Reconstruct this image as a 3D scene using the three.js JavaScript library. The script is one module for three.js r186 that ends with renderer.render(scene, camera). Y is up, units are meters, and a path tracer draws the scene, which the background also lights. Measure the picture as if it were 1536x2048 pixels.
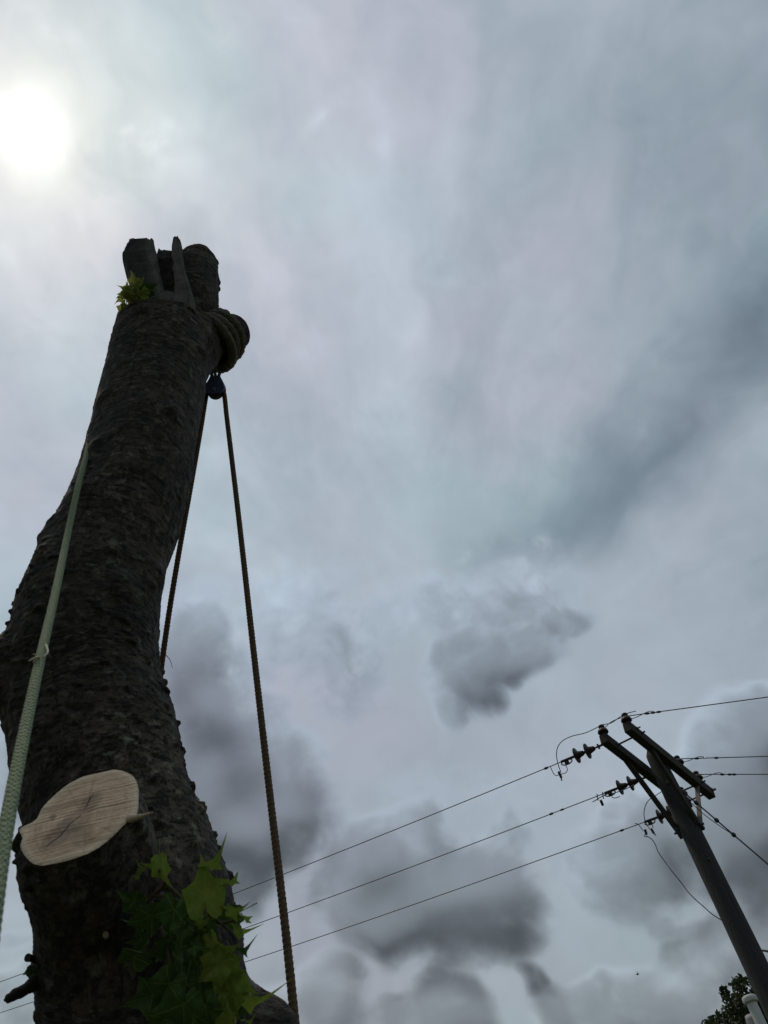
import * as THREE from 'three';
import { RoundedBoxGeometry } from 'three/addons/geometries/RoundedBoxGeometry.js';
import { mergeGeometries, mergeVertices } from 'three/addons/utils/BufferGeometryUtils.js';

// ---------------------------------------------------------------- camera, sun, exposure, sky
const V = (x = 0, y = 0, z = 0) => new THREE.Vector3(x, y, z);
const scene = new THREE.Scene();
const F = 1535, PITCH = THREE.MathUtils.degToRad(52), EYE = V(0, 1.6, 0);      // focal length in photo pixels (the photo is 1536 x 2048)
const camera = new THREE.PerspectiveCamera(2 * THREE.MathUtils.radToDeg(Math.atan(1024 / F)), 0.75, 0.05, 2000);
camera.position.copy(EYE);
camera.rotation.set(PITCH, 0, 0);
camera.focus = 3.4; camera.userData.fStop = 11;
camera.updateMatrixWorld(true);
const RIGHT = V(1, 0, 0), CAMUP = V(0, Math.cos(PITCH), Math.sin(PITCH)), BACK = V(0, -Math.sin(PITCH), Math.cos(PITCH));
// direction seen at a pixel of the photo, the point on it at a depth, and the point on it in a plane
const ray = (x, y) => V().addScaledVector(RIGHT, (x - 768) / F).addScaledVector(CAMUP, (1024 - y) / F).sub(BACK);
const at = (x, y, depth) => ray(x, y).multiplyScalar(depth).add(EYE);
const onPlane = (x, y, o, n) => { const r = ray(x, y); return r.multiplyScalar(o.clone().sub(EYE).dot(n) / r.dot(n)).add(EYE); };

const SUN = ray(66, 258).normalize();
const sun = new THREE.DirectionalLight(0xfff0dc, 1.5);
sun.position.copy(SUN).multiplyScalar(60); sun.target.position.set(0, 0, 0);
sun.castShadow = true; sun.shadow.radius = 9; sun.shadow.mapSize.set(2048, 2048);
Object.assign(sun.shadow.camera, { left: -25, right: 25, top: 25, bottom: -25, near: 1, far: 150 });
scene.add(sun, sun.target);

const renderer = new THREE.WebGLRenderer({ antialias: true });
renderer.setSize(768, 1024);
renderer.toneMapping = THREE.LinearToneMapping;
renderer.toneMappingExposure = 1;
renderer.shadowMap.enabled = true;

scene.background = makeSky();
scene.environment = scene.background;

// ---------------------------------------------------------------- noise
function rng(seed) { let s = seed >>> 0; return () => { s = (s + 0x6D2B79F5) | 0; let t = Math.imul(s ^ (s >>> 15), 1 | s); t = (t + Math.imul(t ^ (t >>> 7), 61 | t)) ^ t; return ((t ^ (t >>> 14)) >>> 0) / 4294967296; }; }
function perm() {
  if (perm.t) return perm.t;
  const r = rng(7), p = new Uint8Array(512), a = Array.from({ length: 256 }, (_, i) => i);
  for (let i = 255; i > 0; i--) { const j = Math.floor(r() * (i + 1)); [a[i], a[j]] = [a[j], a[i]]; }
  for (let i = 0; i < 512; i++) p[i] = a[i & 255];
  return (perm.t = p);
}
function gr(h, x, y, z) { h &= 15; const u = h < 8 ? x : y, v = h < 4 ? y : h === 12 || h === 14 ? x : z; return ((h & 1) ? -u : u) + ((h & 2) ? -v : v); }
function noise(x, y, z) {                                   // gradient noise, about -1 .. 1
  const P = perm.t || perm();
  const X = Math.floor(x), Y = Math.floor(y), Z = Math.floor(z); x -= X; y -= Y; z -= Z;
  const u = x * x * x * (x * (x * 6 - 15) + 10), v = y * y * y * (y * (y * 6 - 15) + 10), w = z * z * z * (z * (z * 6 - 15) + 10);
  const a = P[X & 255] + (Y & 255), b = P[(X + 1) & 255] + (Y & 255), A0 = P[a & 511] + (Z & 255), A1 = P[(a + 1) & 511] + (Z & 255), B0 = P[b & 511] + (Z & 255), B1 = P[(b + 1) & 511] + (Z & 255);
  const g = (i, dx, dy, dz) => gr(P[i & 511], dx, dy, dz);
  const l = (t, p, q) => p + t * (q - p);
  return l(w, l(v, l(u, g(A0, x, y, z), g(B0, x - 1, y, z)), l(u, g(A1, x, y - 1, z), g(B1, x - 1, y - 1, z))), l(v, l(u, g(A0 + 1, x, y, z - 1), g(B0 + 1, x - 1, y, z - 1)), l(u, g(A1 + 1, x, y - 1, z - 1), g(B1 + 1, x - 1, y - 1, z - 1))));
}
function fbm(x, y, z, o) { let s = 0, a = 0.5; for (let i = 0; i < o; i++) { s += a * noise(x, y, z); x = x * 2.03 + 11.3; y = y * 2.03 + 5.7; z = z * 2.03 + 3.1; a *= 0.5; } return s; }
function sstep(x, a, b) { const t = Math.min(1, Math.max(0, (x - a) / (b - a))); return t * t * (3 - 2 * t); }

// ---------------------------------------------------------------- the sky: thin high cloud round a veiled sun, broken low cloud beneath
function makeSky() {
  const W = 4096, H = 2048, D2R = Math.PI / 180, h0 = H / 2 - 24, rows = H - h0;
  const data = new Float32Array(W * H * 4), low = new Float32Array(W * rows), high = new Float32Array(W * rows), tint = new Float32Array(W * rows);
  // a patch of cloud: direction of its middle, half axes in degrees, turn (degrees, anticlockwise from level), strength
  const patch = (dir, a, b, turn, amp) => {
    const c = dir.clone().normalize(), e = V(0, 1, 0).cross(c).normalize().negate(), n = c.clone().cross(e).normalize().negate();
    if (n.y < 0) n.negate();
    const k = Math.cos(turn * D2R), s = Math.sin(turn * D2R);
    return { c, u: e.clone().multiplyScalar(k).addScaledVector(n, s).divideScalar(Math.tan(a * D2R)), v: n.clone().multiplyScalar(k).addScaledVector(e, -s).divideScalar(Math.tan(b * D2R)), amp, hard: 0, reach: Math.max(a, b) * 2.2 * D2R };
  };
  const px = (x, y, rx, ry, turn, amp) => {                // the same with the middle and the half axes measured on the photo
    const d = ray(x, y), t = Math.atan(Math.hypot(x - 768, y - 1024) / F), k = Math.cos(t) / F / D2R * (0.55 + 0.45 * Math.cos(t));
    return patch(d, rx * k, ry * k, turn - Math.atan2(x - 768, y + 175) / D2R, amp);
  };
  const firm = (q) => { q.hard = 1; return q; };
  const HIGH = [
    firm(px(1390, 800, 470, 150, 44, -0.11)), px(1400, 800, 460, 130, 44, -0.06), px(1520, 640, 240, 140, 50, -0.06), px(1180, 1010, 230, 80, 42, -0.10), px(1520, 420, 130, 280, -25, -0.16), px(1360, 1000, 260, 130, 30, -0.10),
    px(1140, 480, 150, 560, -8, -0.07), px(1330, 150, 260, 300, 0, -0.10), px(1130, 640, 80, 400, -14, 0.07), px(960, 560, 60, 400, -30, -0.04), px(760, 900, 300, 360, 0, 0.04), px(480, 1050, 220, 240, 0, 0.05),
    px(1060, 1090, 120, 60, 25, -0.10), px(1500, 1060, 110, 120, 10, -0.05), px(900, 1000, 90, 200, -40, 0.05),
    px(640, 1250, 210, 150, 0, 0.05), 
    px(1330, 1240, 260, 120, 0, 0.02), px(1250, 1420, 330, 130, 0, 0.05),
  ];
  const WISP = [
    px(300, 280, 44, 44, 30, 0.30), px(262, 250, 16, 12, 30, 0.30), px(748, 275, 18, 85, 22, 0.26), px(690, 195, 90, 18, 38, 0.16), px(640, 235, 60, 14, 45, 0.14), px(930, 1110, 22, 16, 0, 0.45), px(1062, 1095, 44, 20, 35, 0.42), px(1035, 1075, 26, 14, -30, 0.3), px(85, 60, 60, 26, -40, 0.24), px(50, 30, 40, 14, -50, 0.2),
    px(960, 1200, 170, 44, 8, 0.26), px(1075, 1180, 50, 44, 40, 0.34), px(900, 1240, 110, 60, 10, 0.20), px(640, 1240, 190, 110, 0, 0.16), px(490, 1390, 46, 110, 12, 0.26), px(550, 1500, 60, 70, 30, 0.2), px(640, 1640, 40, 100, 24, 0.32), px(540, 1170, 120, 70, 10, 0.16), px(1050, 1120, 120, 70, 30, 0.18), px(1270, 880, 40, 60, 20, 0.14), px(1440, 1480, 70, 60, 45, 0.26), px(760, 1690, 130, 40, 10, 0.18), px(930, 1720, 40, 50, 0, 0.2), px(870, 1965, 60, 40, 30, 0.26), px(1090, 1560, 200, 60, 10, 0.10),
  ];
  const LOW = [
    px(1000, 1190, 150, 60, 8, 0.36), px(900, 1210, 80, 60, 0, 0.34), px(1080, 1175, 40, 34, 30, 0.36), px(640, 1230, 170, 110, 0, 0.30), px(520, 1400, 60, 130, 12, 0.34), px(700, 1330, 90, 120, 0, 0.30), px(640, 1620, 50, 120, 25, 0.36), px(940, 1600, 200, 60, 0, 0.24),
    // the tall grey bank beside the trunk
    px(400, 1330, 62, 120, 5, 0.85), px(390, 1480, 120, 130, 0, 1.0), px(480, 1600, 150, 110, 10, 1.0), px(590, 1570, 60, 70, 20, 0.7), px(470, 1730, 90, 90, 0, 0.8), px(560, 1670, 70, 60, 45, 0.6), px(330, 1700, 160, 160, 0, 0.6), px(230, 1450, 160, 200, 0, 0.7),
    // the dark wedge
    px(930, 1345, 66, 70, 20, 1.0), px(1005, 1318, 80, 44, 15, 0.9), px(896, 1410, 32, 52, -12, 0.6), px(1110, 1245, 60, 26, 10, 0.55), px(980, 1235, 130, 60, 0, 0.30), px(1050, 1185, 60, 45, 20, 0.28), px(660, 1310, 80, 70, 0, 0.36),
    // the two-lobed cloud across the wires
    px(760, 1770, 110, 100, 0, 0.95), px(900, 1800, 150, 90, 0, 1.05), px(1000, 1790, 80, 95, 0, 1.0), px(1010, 1690, 50, 60, 0, 0.6), px(800, 1690, 80, 55, 0, 0.6), px(1010, 1870, 60, 40, 0, 0.7), px(770, 1850, 60, 45, 0, 0.6),
    // behind the pole and beyond it
    px(1230, 1740, 90, 70, 0, 0.9), px(1330, 1700, 100, 80, 0, 0.9), px(1270, 1640, 60, 50, 0, 0.55), px(1440, 1640, 110, 110, 0, 1.0), px(1500, 1530, 90, 110, 10, 1.0), px(1432, 1500, 40, 44, 30, 0.62), px(1458, 1455, 36, 36, 0, 0.62), px(1498, 1420, 44, 36, 0, 0.62), px(1412, 1560, 40, 40, 0, 0.6), px(1540, 1440, 70, 60, 0, 0.8), px(1560, 1700, 120, 120, 0, 1.0),
    // the low bank along the bottom
    px(885, 2018, 70, 56, 0, 0.9), px(850, 2066, 120, 50, 0, 0.9), px(1068, 1962, 26, 34, 15, 0.7), px(1170, 2040, 100, 50, 0, 0.8), px(1260, 1985, 80, 50, 0, 0.6), px(1330, 2030, 120, 70, 0, 0.85), px(1400, 1930, 90, 50, 0, 0.6), px(1350, 1850, 80, 30, 0, 0.4), px(660, 1990, 60, 60, 0, 0.7), px(600, 2050, 120, 60, 0, 0.7), px(1480, 1880, 90, 60, 0, 0.6), px(40, 1870, 60, 20, 0, 0.4), px(30, 1990, 90, 50, 0, 0.5),
  ];
  const r = rng(41), axis = BACK.clone().negate();
  for (let i = 0; i < 150; i++) {                          // the same broken cloud all round
    const az = r() * 6.283, el = (6 + 34 * r() * r() + 6 * r()) * D2R, d = V(Math.cos(az) * Math.cos(el), Math.sin(el), Math.sin(az) * Math.cos(el)), s = (2.2 + 5 * r()) * (0.5 + el);
    const ok = d.dot(axis) < 0.72, n = 2 + Math.floor(r() * 3);
    for (let k = 0; k < n; k++) { const q = patch(d.clone().add(V(r() - .5, (r() - .5) * .4, r() - .5).multiplyScalar(s * 0.035)), s * (0.7 + r()), s * (0.45 + 0.5 * r()), (r() - .5) * 40, 0.6 + 0.5 * r()); if (ok) LOW.push(q); }
  }
  for (let i = 0; i < 40; i++) {
    const az = r() * 6.283, el = (20 + 60 * r()) * D2R, d = V(Math.cos(az) * Math.cos(el), Math.sin(el), Math.sin(az) * Math.cos(el)), a = 8 + 14 * r(), q = patch(d, a, a * 0.35, r() * 180, (r() - .6) * 0.22);
    if (d.dot(axis) < 0.75) HIGH.push(q);
  }
  // streaks of the high veil fan out from one place low in the sky
  const F0 = ray(900, 1420).normalize(), F1 = RIGHT.clone().addScaledVector(F0, -RIGHT.dot(F0)).normalize(), FAN = [F0, F1, F0.clone().cross(F1)];
  const billow = (a, b, c, o) => { let s = 0, k = 0.5; for (let i = 0; i < o; i++) { s += k * Math.abs(noise(a, b, c)); a = a * 2.05 + 7.7; b = b * 2.05 + 2.9; c = c * 2.05 + 5.1; k *= 0.5; } return s; };
  const pr = rng(77), puffs = [];
  for (const c of LOW) {
    if (c.amp < 0.45) continue;
    const lu = 1 / c.u.length(), lv = 1 / c.v.length(), near = c.c.dot(axis) > 0.72, n = near ? 11 : 4;
    for (let k = 0; k < n; k++) {
      const a = pr() * 6.283, rr = 0.62 + 0.34 * pr(), d = c.c.clone().addScaledVector(c.u, Math.cos(a) * rr * lu * lu).addScaledVector(c.v, Math.sin(a) * rr * lv * lv), s = (0.24 + 0.22 * pr()) * Math.sqrt(lu * lv);
      puffs.push(patch(d, Math.atan(s * (1 + 0.4 * pr())) / D2R, Math.atan(s) / D2R, pr() * 180, c.amp * (0.62 + 0.35 * pr())));
    }
  }
  LOW.push(...puffs);
  const TS = 32, TX = W / TS, TY = Math.ceil(rows / TS), tiles = (list) => {
    const out = Array.from({ length: TX * TY }, () => []);
    for (let ty = 0; ty < TY; ty++) for (let tx = 0; tx < TX; tx++) {
      const el = ((ty * TS + TS / 2 + h0) / H - 0.5) * Math.PI, az = ((tx * TS + TS / 2) / W - 0.5) * 2 * Math.PI, x = Math.cos(az) * Math.cos(el), y = Math.sin(el), z = Math.sin(az) * Math.cos(el);
      for (const c of list) if (Math.acos(Math.min(1, x * c.c.x + y * c.c.y + z * c.c.z)) < c.reach + 0.12) out[ty * TX + tx].push(c);
    }
    return out;
  };
  const cosR = new Float32Array(W), sinR = new Float32Array(W);
  for (let x = 0; x < W; x++) { const t = ((x + 0.5) / W - 0.5) * 2 * Math.PI; cosR[x] = Math.cos(t); sinR[x] = Math.sin(t); }
  const lowTile = tiles(LOW), highTile = tiles(HIGH), wispTile = tiles(WISP);
  const sum = (list, x, y, z, soft) => {
    let s = 0;
    for (const p of list) {
      const w = x * p.c.x + y * p.c.y + z * p.c.z; if (w < 0.5) continue;
      const a = (x * p.u.x + y * p.u.y + z * p.u.z) / w, b = (x * p.v.x + y * p.v.y + z * p.v.z) / w, q = a * a + b * b;
      if (soft) { if (q < 5) s += p.amp * (p.hard ? Math.exp(-q * q * 0.9) : Math.exp(-q * 1.1)); } else if (q < 3.6) { const e = p.amp * Math.exp(-0.62 * q * Math.sqrt(q)); s = Math.max(s, e) + 0.22 * Math.min(s, e); }
    }
    return s;
  };
  for (let j = 0; j < rows; j++) {
    const el = ((j + h0 + 0.5) / H - 0.5) * Math.PI, cy = Math.cos(el), y = Math.sin(el);
    for (let i = 0; i < W; i++) {
      const x = cosR[i] * cy, z = sinR[i] * cy, o = j * W + i, tile = (j / TS | 0) * TX + (i / TS | 0);
      const w1 = fbm(x * 9, y * 9, z * 9, 3), w2 = fbm(x * 9 + 31, y * 9 + 7, z * 9 + 3, 3);
      const X = x + w1 * 0.04, Y = y + w2 * 0.04, Z = z + (w1 - w2) * 0.03;
      const n = 0.55 * fbm(X * 17, Y * 22, Z * 17, 6) + 0.80 * (0.30 - billow(X * 15 + 3, Y * 19, Z * 15 + 7, 6)), d = sum(lowTile[tile], X, Y, Z, false);
      low[o] = d * (1 + 0.4 * n) + n * 0.85 * Math.min(1, d * 2.4) - 0.10;
      const hx = x + w2 * 0.06, hy = y - w1 * 0.06, hz = z + w1 * 0.05;
      const fx = x * FAN[1].x + y * FAN[1].y + z * FAN[1].z, fy = x * FAN[2].x + y * FAN[2].y + z * FAN[2].z, fw = x * FAN[0].x + y * FAN[0].y + z * FAN[0].z, fr = Math.hypot(fx, fy) + 0.02;
      const streak = fbm(fx / fr * 4.2 + w1 * 0.6, fy / fr * 4.2 + w2 * 0.6, fr * 2.0, 5) * sstep(fr, 0.10, 0.5) * sstep(fw, -0.2, 0.3);
      const ws = wispTile[tile].length ? sum(wispTile[tile], X, Y, Z, true) : 0, wisp = ws > 0.01 ? ws * (0.35 + 1.2 * sstep(fbm(x * 34 + w1 * 0.8, y * 34, z * 34 + w2 * 0.8, 6), -0.22, 0.42)) : 0;
      high[o] = 0.36 * wisp + 0.29 * streak + sum(highTile[tile], hx, hy, hz, true) + 0.10 * fbm(hx * 3.2 + 9, hy * 3.2, hz * 3.2, 3) + 0.09 * fbm(hx * 14 - hz * 5, hy * 8 + 4, hz * 14 + hx * 5, 4) + 0.05 * fbm(hx * 60, hy * 40, hz * 60, 3) * sstep(w1, -0.1, 0.3);
      tint[o] = noise(hx * 4.3 + 3, hy * 4.3, hz * 4.3 + 8) + 0.45 * noise(hx * 11, hy * 11 + 2, hz * 11);
    }
  }
  const soft = Float32Array.from(low, (v) => Math.max(v, -0.1)), line = new Float32Array(Math.max(W, rows));
  const blur = (n, count, start, step, rad) => {
    for (let a = 0; a < count; a++) {
      const o = start(a); let s = 0, c = 0;
      for (let i = 0; i < n; i++) line[i] = soft[o + i * step];
      for (let i = 0; i < Math.min(rad, n); i++) { s += line[i]; c++; }
      for (let i = 0; i < n; i++) { if (i + rad < n) { s += line[i + rad]; c++; } if (i - rad - 1 >= 0) { s -= line[i - rad - 1]; c--; } soft[o + i * step] = s / c; }
    }
  };
  for (let k = 0; k < 2; k++) { blur(W, rows, (a) => a * W, 1, 9); blur(rows, W, (a) => a, W, 7); }
  const probe = (low, x, y, z) => {
    const v = Math.min(rows - 1.01, Math.max(0, (Math.asin(Math.min(1, Math.max(-1, y))) / Math.PI + 0.5) * H - h0 - 0.5)), u = Math.min(W - 1.01, Math.max(0, (Math.atan2(z, x) / (2 * Math.PI) + 0.5) * W - 0.5)), a = u | 0, b = v | 0, f = u - a, g = v - b, o = b * W + a;
    return (low[o] * (1 - f) + low[o + 1] * f) * (1 - g) + (low[o + W] * (1 - f) + low[o + W + 1] * f) * g;
  };
  const col = [0, 0, 0];
  for (let j = 0; j < rows; j++) {
    const el = ((j + h0 + 0.5) / H - 0.5) * Math.PI, cy = Math.cos(el), y = Math.sin(el);
    for (let i = 0; i < W; i++) {
      const x = cosR[i] * cy, z = sinR[i] * cy, o = j * W + i, cos = Math.min(1, x * SUN.x + y * SUN.y + z * SUN.z), a = Math.acos(cos) / D2R;
      // high veil
      const glow = 0.36 * Math.exp(-a / 20) + (0.32 * Math.exp(-a / 6.0) + 0.85 * Math.exp(-(a * a) / 2.2)) * (1 + 1.3 * high[o]);
      let L = 0.385 * (1 + high[o] * 1.35) + glow * (1 + 0.7 * high[o]);
      const lowSky = 1 - sstep(y, 0.25, 0.62), warm = Math.exp(-a / 11);
      const t = Math.max(-1, Math.min(1, tint[o] * 1.5)) * (1 - 0.85 * warm), blue = Math.min(0.5, Math.max(0, -high[o]));
      col[0] = L * (0.862 + 0.15 * warm - 0.065 * t + 0.02 * lowSky - 0.30 * blue); col[1] = L * (1.0 + 0.012 * t); col[2] = L * (1.17 - 0.27 * warm - 0.015 * t - 0.06 * lowSky + 0.14 * blue);
      // low cloud
      const d = low[o];
      if (d > 0) {
        const cover = sstep(d, -0.03, 0.30), thick = 1 - Math.exp(-1.7 * Math.pow(Math.max(0, d - 0.05), 1.4));
        const k = 0.045, tx = SUN.x - cos * x, ty = SUN.y - cos * y, tz = SUN.z - cos * z, tl = Math.hypot(tx, ty, tz) || 1;
        const sunward = probe(soft, x + tx / tl * k, y + ty / tl * k, z + tz / tl * k), m = 0.012, sunny = probe(low, x + tx / tl * m, y + ty / tl * m, z + tz / tl * m);
        const e = (soft[o] - sunward) * 1.25 + (d - Math.max(-0.1, sunny)) * 0.30, lit = e > 0 ? Math.tanh(e) : 0.5 * Math.tanh(e / 0.5);
        const near = L / (0.375 * 1.05);
        const body = 0.385 * (1.12 - 0.74 * thick + 0.44 * lit * (1 - 0.25 * thick)) * (0.5 + 0.5 * near);
        const g = 0.014 * t;
        const cr = body * (0.845 + 0.03 * lowSky - 0.02 * t), cg = body * (1.0 + g), cb = body * (1.19 - 0.08 * lowSky);
        col[0] += (cr - col[0]) * cover; col[1] += (cg - col[1]) * cover; col[2] += (cb - col[2]) * cover;
      }
      const q = ((j + h0) * W + i) * 4, dim = 1 - 0.08 * (1 - sstep(y, 0.15, 0.6));
      data[q] = col[0] * dim; data[q + 1] = col[1] * dim; data[q + 2] = col[2] * dim; data[q + 3] = 1;
    }
  }
  for (let q = 0; q < h0 * W * 4; q += 4) { data[q] = 0.24; data[q + 1] = 0.255; data[q + 2] = 0.265; data[q + 3] = 1; }
  const t = new THREE.DataTexture(data, W, H, THREE.RGBAFormat, THREE.FloatType);
  t.mapping = THREE.EquirectangularReflectionMapping; t.magFilter = THREE.LinearFilter; t.minFilter = THREE.LinearFilter; t.wrapS = THREE.RepeatWrapping; t.needsUpdate = true;
  return t;
}

// ---------------------------------------------------------------- textures
function pnoise(x, y, p, s) {                              // value noise that repeats after p cells
  const T = perm(), h = (i, j) => T[(T[(((i % p) + p) % p + s) & 255] + (((j % p) + p) % p) * 7 + s * 3) & 255] / 255;
  const i = Math.floor(x), j = Math.floor(y), u = x - i, v = y - j, a = u * u * (3 - 2 * u), b = v * v * (3 - 2 * v);
  return (h(i, j) * (1 - a) + h(i + 1, j) * a) * (1 - b) + (h(i, j + 1) * (1 - a) + h(i + 1, j + 1) * a) * b;
}
function pfbm(u, v, p, o, s) { let r = 0, a = 0.5, n = 0; for (let i = 0; i < o; i++) { r += a * pnoise(u * p, v * p, p, s + i * 17); n += a; a *= 0.55; p *= 2; } return r / n; }
function pn2(u, v, pu, pv, s) {                            // the same with unlike cell counts
  const T = perm(), h = (i, j) => T[(T[(((i % pu) + pu) % pu + s) & 255] + (((j % pv) + pv) % pv) * 7 + s * 3) & 255] / 255;
  const x = u * pu, y = v * pv, i = Math.floor(x), j = Math.floor(y), f = x - i, g = y - j, a = f * f * (3 - 2 * f), b = g * g * (3 - 2 * g);
  return (h(i, j) * (1 - a) + h(i + 1, j) * a) * (1 - b) + (h(i, j + 1) * (1 - a) + h(i + 1, j + 1) * a) * b;
}
const toS = (c) => 255 * (c <= 0.0031308 ? c * 12.92 : 1.055 * Math.pow(Math.max(c, 0), 1 / 2.4) - 0.055);
function tex(size, f, srgb = true) {
  const d = new Uint8Array(size * size * 4);
  for (let j = 0; j < size; j++) for (let i = 0; i < size; i++) {
    const c = f((i + 0.5) / size, (j + 0.5) / size), q = (j * size + i) * 4;
    for (let k = 0; k < 3; k++) d[q + k] = Math.max(0, Math.min(255, srgb ? toS(c[k]) : c[k] * 255));
    d[q + 3] = 255;
  }
  const t = new THREE.DataTexture(d, size, size, THREE.RGBAFormat);
  t.wrapS = t.wrapT = THREE.RepeatWrapping; t.magFilter = THREE.LinearFilter; t.minFilter = THREE.LinearMipmapLinearFilter; t.generateMipmaps = true;
  if (srgb) t.colorSpace = THREE.SRGBColorSpace;
  t.needsUpdate = true; return t;
}
const mul = (c, k) => [c[0] * k, c[1] * k, c[2] * k], mixc = (a, b, t) => [a[0] + (b[0] - a[0]) * t, a[1] + (b[1] - a[1]) * t, a[2] + (b[2] - a[2]) * t];
const std = (o) => new THREE.MeshStandardMaterial({ roughness: 0.9, metalness: 0, ...o });
const scaled = (t, k) => { const c = t.clone(); c.repeat.set(k, k); c.needsUpdate = true; return c; };

const barkHeight = (u, v) => {
  const f = pfbm(u, v, 16, 5, 3), ring = pn2(u, v + 0.02 * pnoise(u * 8, v * 8, 8, 5), 10, 90, 9), pit = pfbm(u, v, 40, 2, 21), fine = pn2(u, v, 200, 260, 33);
  const wr = v + 0.012 * pnoise(u * 10, v * 10, 10, 15) + 0.004 * pnoise(u * 40, v * 40, 40, 25), crack = sstep(pn2(u, wr, 14, 70, 61), 0.74, 0.88) * sstep(pnoise(u * 7, v * 7, 7, 81), 0.35, 0.6), up = sstep(pn2(u + 0.01 * pnoise(u * 12, v * 12, 12, 91), v, 60, 12, 95), 0.80, 0.92);
  return 0.40 * f + 0.16 * ring + 0.20 * sstep(pit, 0.30, 0.62) + 0.24 * fine - 0.30 * crack - 0.16 * up;
};
const barkMap = tex(1024, (u, v) => {
  const h = barkHeight(u, v), patchy = pfbm(u, v, 5, 3, 51), lich = sstep(pfbm(u, v, 24, 4, 71), 0.62, 0.74), grain = pn2(u, v, 330, 330, 13);
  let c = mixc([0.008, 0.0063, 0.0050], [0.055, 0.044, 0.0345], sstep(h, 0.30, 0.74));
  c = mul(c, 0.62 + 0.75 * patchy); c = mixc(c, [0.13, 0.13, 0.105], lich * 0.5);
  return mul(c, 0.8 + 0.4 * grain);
});
const barkBump = tex(1024, (u, v) => { const h = barkHeight(u, v); return [h, h, h]; }, false);
const woodH = (u, v) => 0.55 * pn2(u + 0.03 * pnoise(u * 6, v * 6, 6, 2), v, 90, 5, 4) + 0.3 * pn2(u, v, 220, 14, 8) + 0.15 * pfbm(u, v, 60, 2, 14);
const woodMap = tex(512, (u, v) => { const h = woodH(u, v), crack = 1 - sstep(pn2(u + 0.01 * pnoise(u * 9, v * 9, 9, 6), v, 34, 3, 44), 0.08, 0.17); return mul(mixc([0.075, 0.066, 0.058], [0.165, 0.145, 0.125], h), 1 - 0.65 * crack); });
const woodBump = tex(512, (u, v) => { const h = woodH(u, v) - 0.6 * (1 - sstep(pn2(u + 0.01 * pnoise(u * 9, v * 9, 9, 6), v, 34, 3, 44), 0.08, 0.17)); return [h, h, h]; }, false);

const M = {
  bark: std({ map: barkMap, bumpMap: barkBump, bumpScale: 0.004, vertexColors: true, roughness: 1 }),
  rawWood: std({ map: scaled(woodMap, 1), bumpMap: scaled(woodBump, 1), bumpScale: 0.003, color: new THREE.Color().setRGB(0.72, 0.73, 0.74), roughness: 1, vertexColors: true }),
  rotten: std({ map: scaled(woodMap, 2), bumpMap: scaled(woodBump, 2), bumpScale: 0.012, color: new THREE.Color().setRGB(0.36, 0.32, 0.30), roughness: 1, vertexColors: true }),
  pole: std({ map: scaled(woodMap, 1), bumpMap: scaled(woodBump, 1), bumpScale: 0.007, color: new THREE.Color().setRGB(0.22, 0.255, 0.30), roughness: 0.95 }),
  arm: std({ map: scaled(woodMap, 1), bumpMap: scaled(woodBump, 1), bumpScale: 0.003, color: new THREE.Color().setRGB(0.22, 0.205, 0.19), roughness: 0.95 }),
  paleArm: std({ map: scaled(woodMap, 1), bumpMap: scaled(woodBump, 1), bumpScale: 0.003, color: new THREE.Color().setRGB(0.9, 0.9, 0.9), roughness: 0.95 }),
  steel: std({ color: new THREE.Color().setRGB(0.045, 0.046, 0.05), metalness: 0.3, roughness: 0.65 }),
  zinc: std({ color: new THREE.Color().setRGB(0.32, 0.33, 0.34), metalness: 0.6, roughness: 0.5 }),
  porcelain: new THREE.MeshPhysicalMaterial({ color: new THREE.Color().setRGB(0.035, 0.024, 0.02), roughness: 0.55, specularIntensity: 0.5 }),
  wire: std({ color: new THREE.Color().setRGB(0.06, 0.062, 0.065), metalness: 0.3, roughness: 0.6 }),
  stem: std({ color: new THREE.Color().setRGB(0.06, 0.045, 0.025) }),
};

// ---------------------------------------------------------------- building helpers
const used = {};
function numbered(n) { used[n] = (used[n] ?? -1) + 1; return used[n] ? n + '_' + String(used[n]).padStart(3, '0') : n; }
const BASE = new Map();
function thing(name, label, category, base = V(), group) {
  const o = new THREE.Group(); o.name = numbered(name); o.position.copy(base); scene.add(o); BASE.set(o, base.clone());
  o.userData = { label, category }; if (group) o.userData.group = group; return o;
}
const shadows = (m) => { m.castShadow = m.receiveShadow = true; return m; };
function part(name, geo, mat, parent, label) {             // geo is in world coordinates; it moves to the thing's base
  const b = BASE.get(parent); geo.translate(-b.x, -b.y, -b.z);
  const m = shadows(new THREE.Mesh(geo, mat)); m.name = name; parent.add(m); BASE.set(m, b); if (label) m.userData.label = label; return m;
}
function frames(pts) {                                     // a frame carried along a line of points without twisting
  const n = pts.length, T = pts.map((p, i) => pts[Math.min(n - 1, i + 1)].clone().sub(pts[Math.max(0, i - 1)]).normalize()), out = [];
  let N = Math.abs(T[0].y) < 0.9 ? V(0, 1, 0).cross(T[0]) : V(1, 0, 0); N.addScaledVector(T[0], -N.dot(T[0])).normalize();
  for (let i = 0; i < n; i++) { N = N.clone().addScaledVector(T[i], -N.dot(T[i])).normalize(); out.push({ T: T[i], N, B: T[i].clone().cross(N) }); }
  return out;
}
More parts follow.
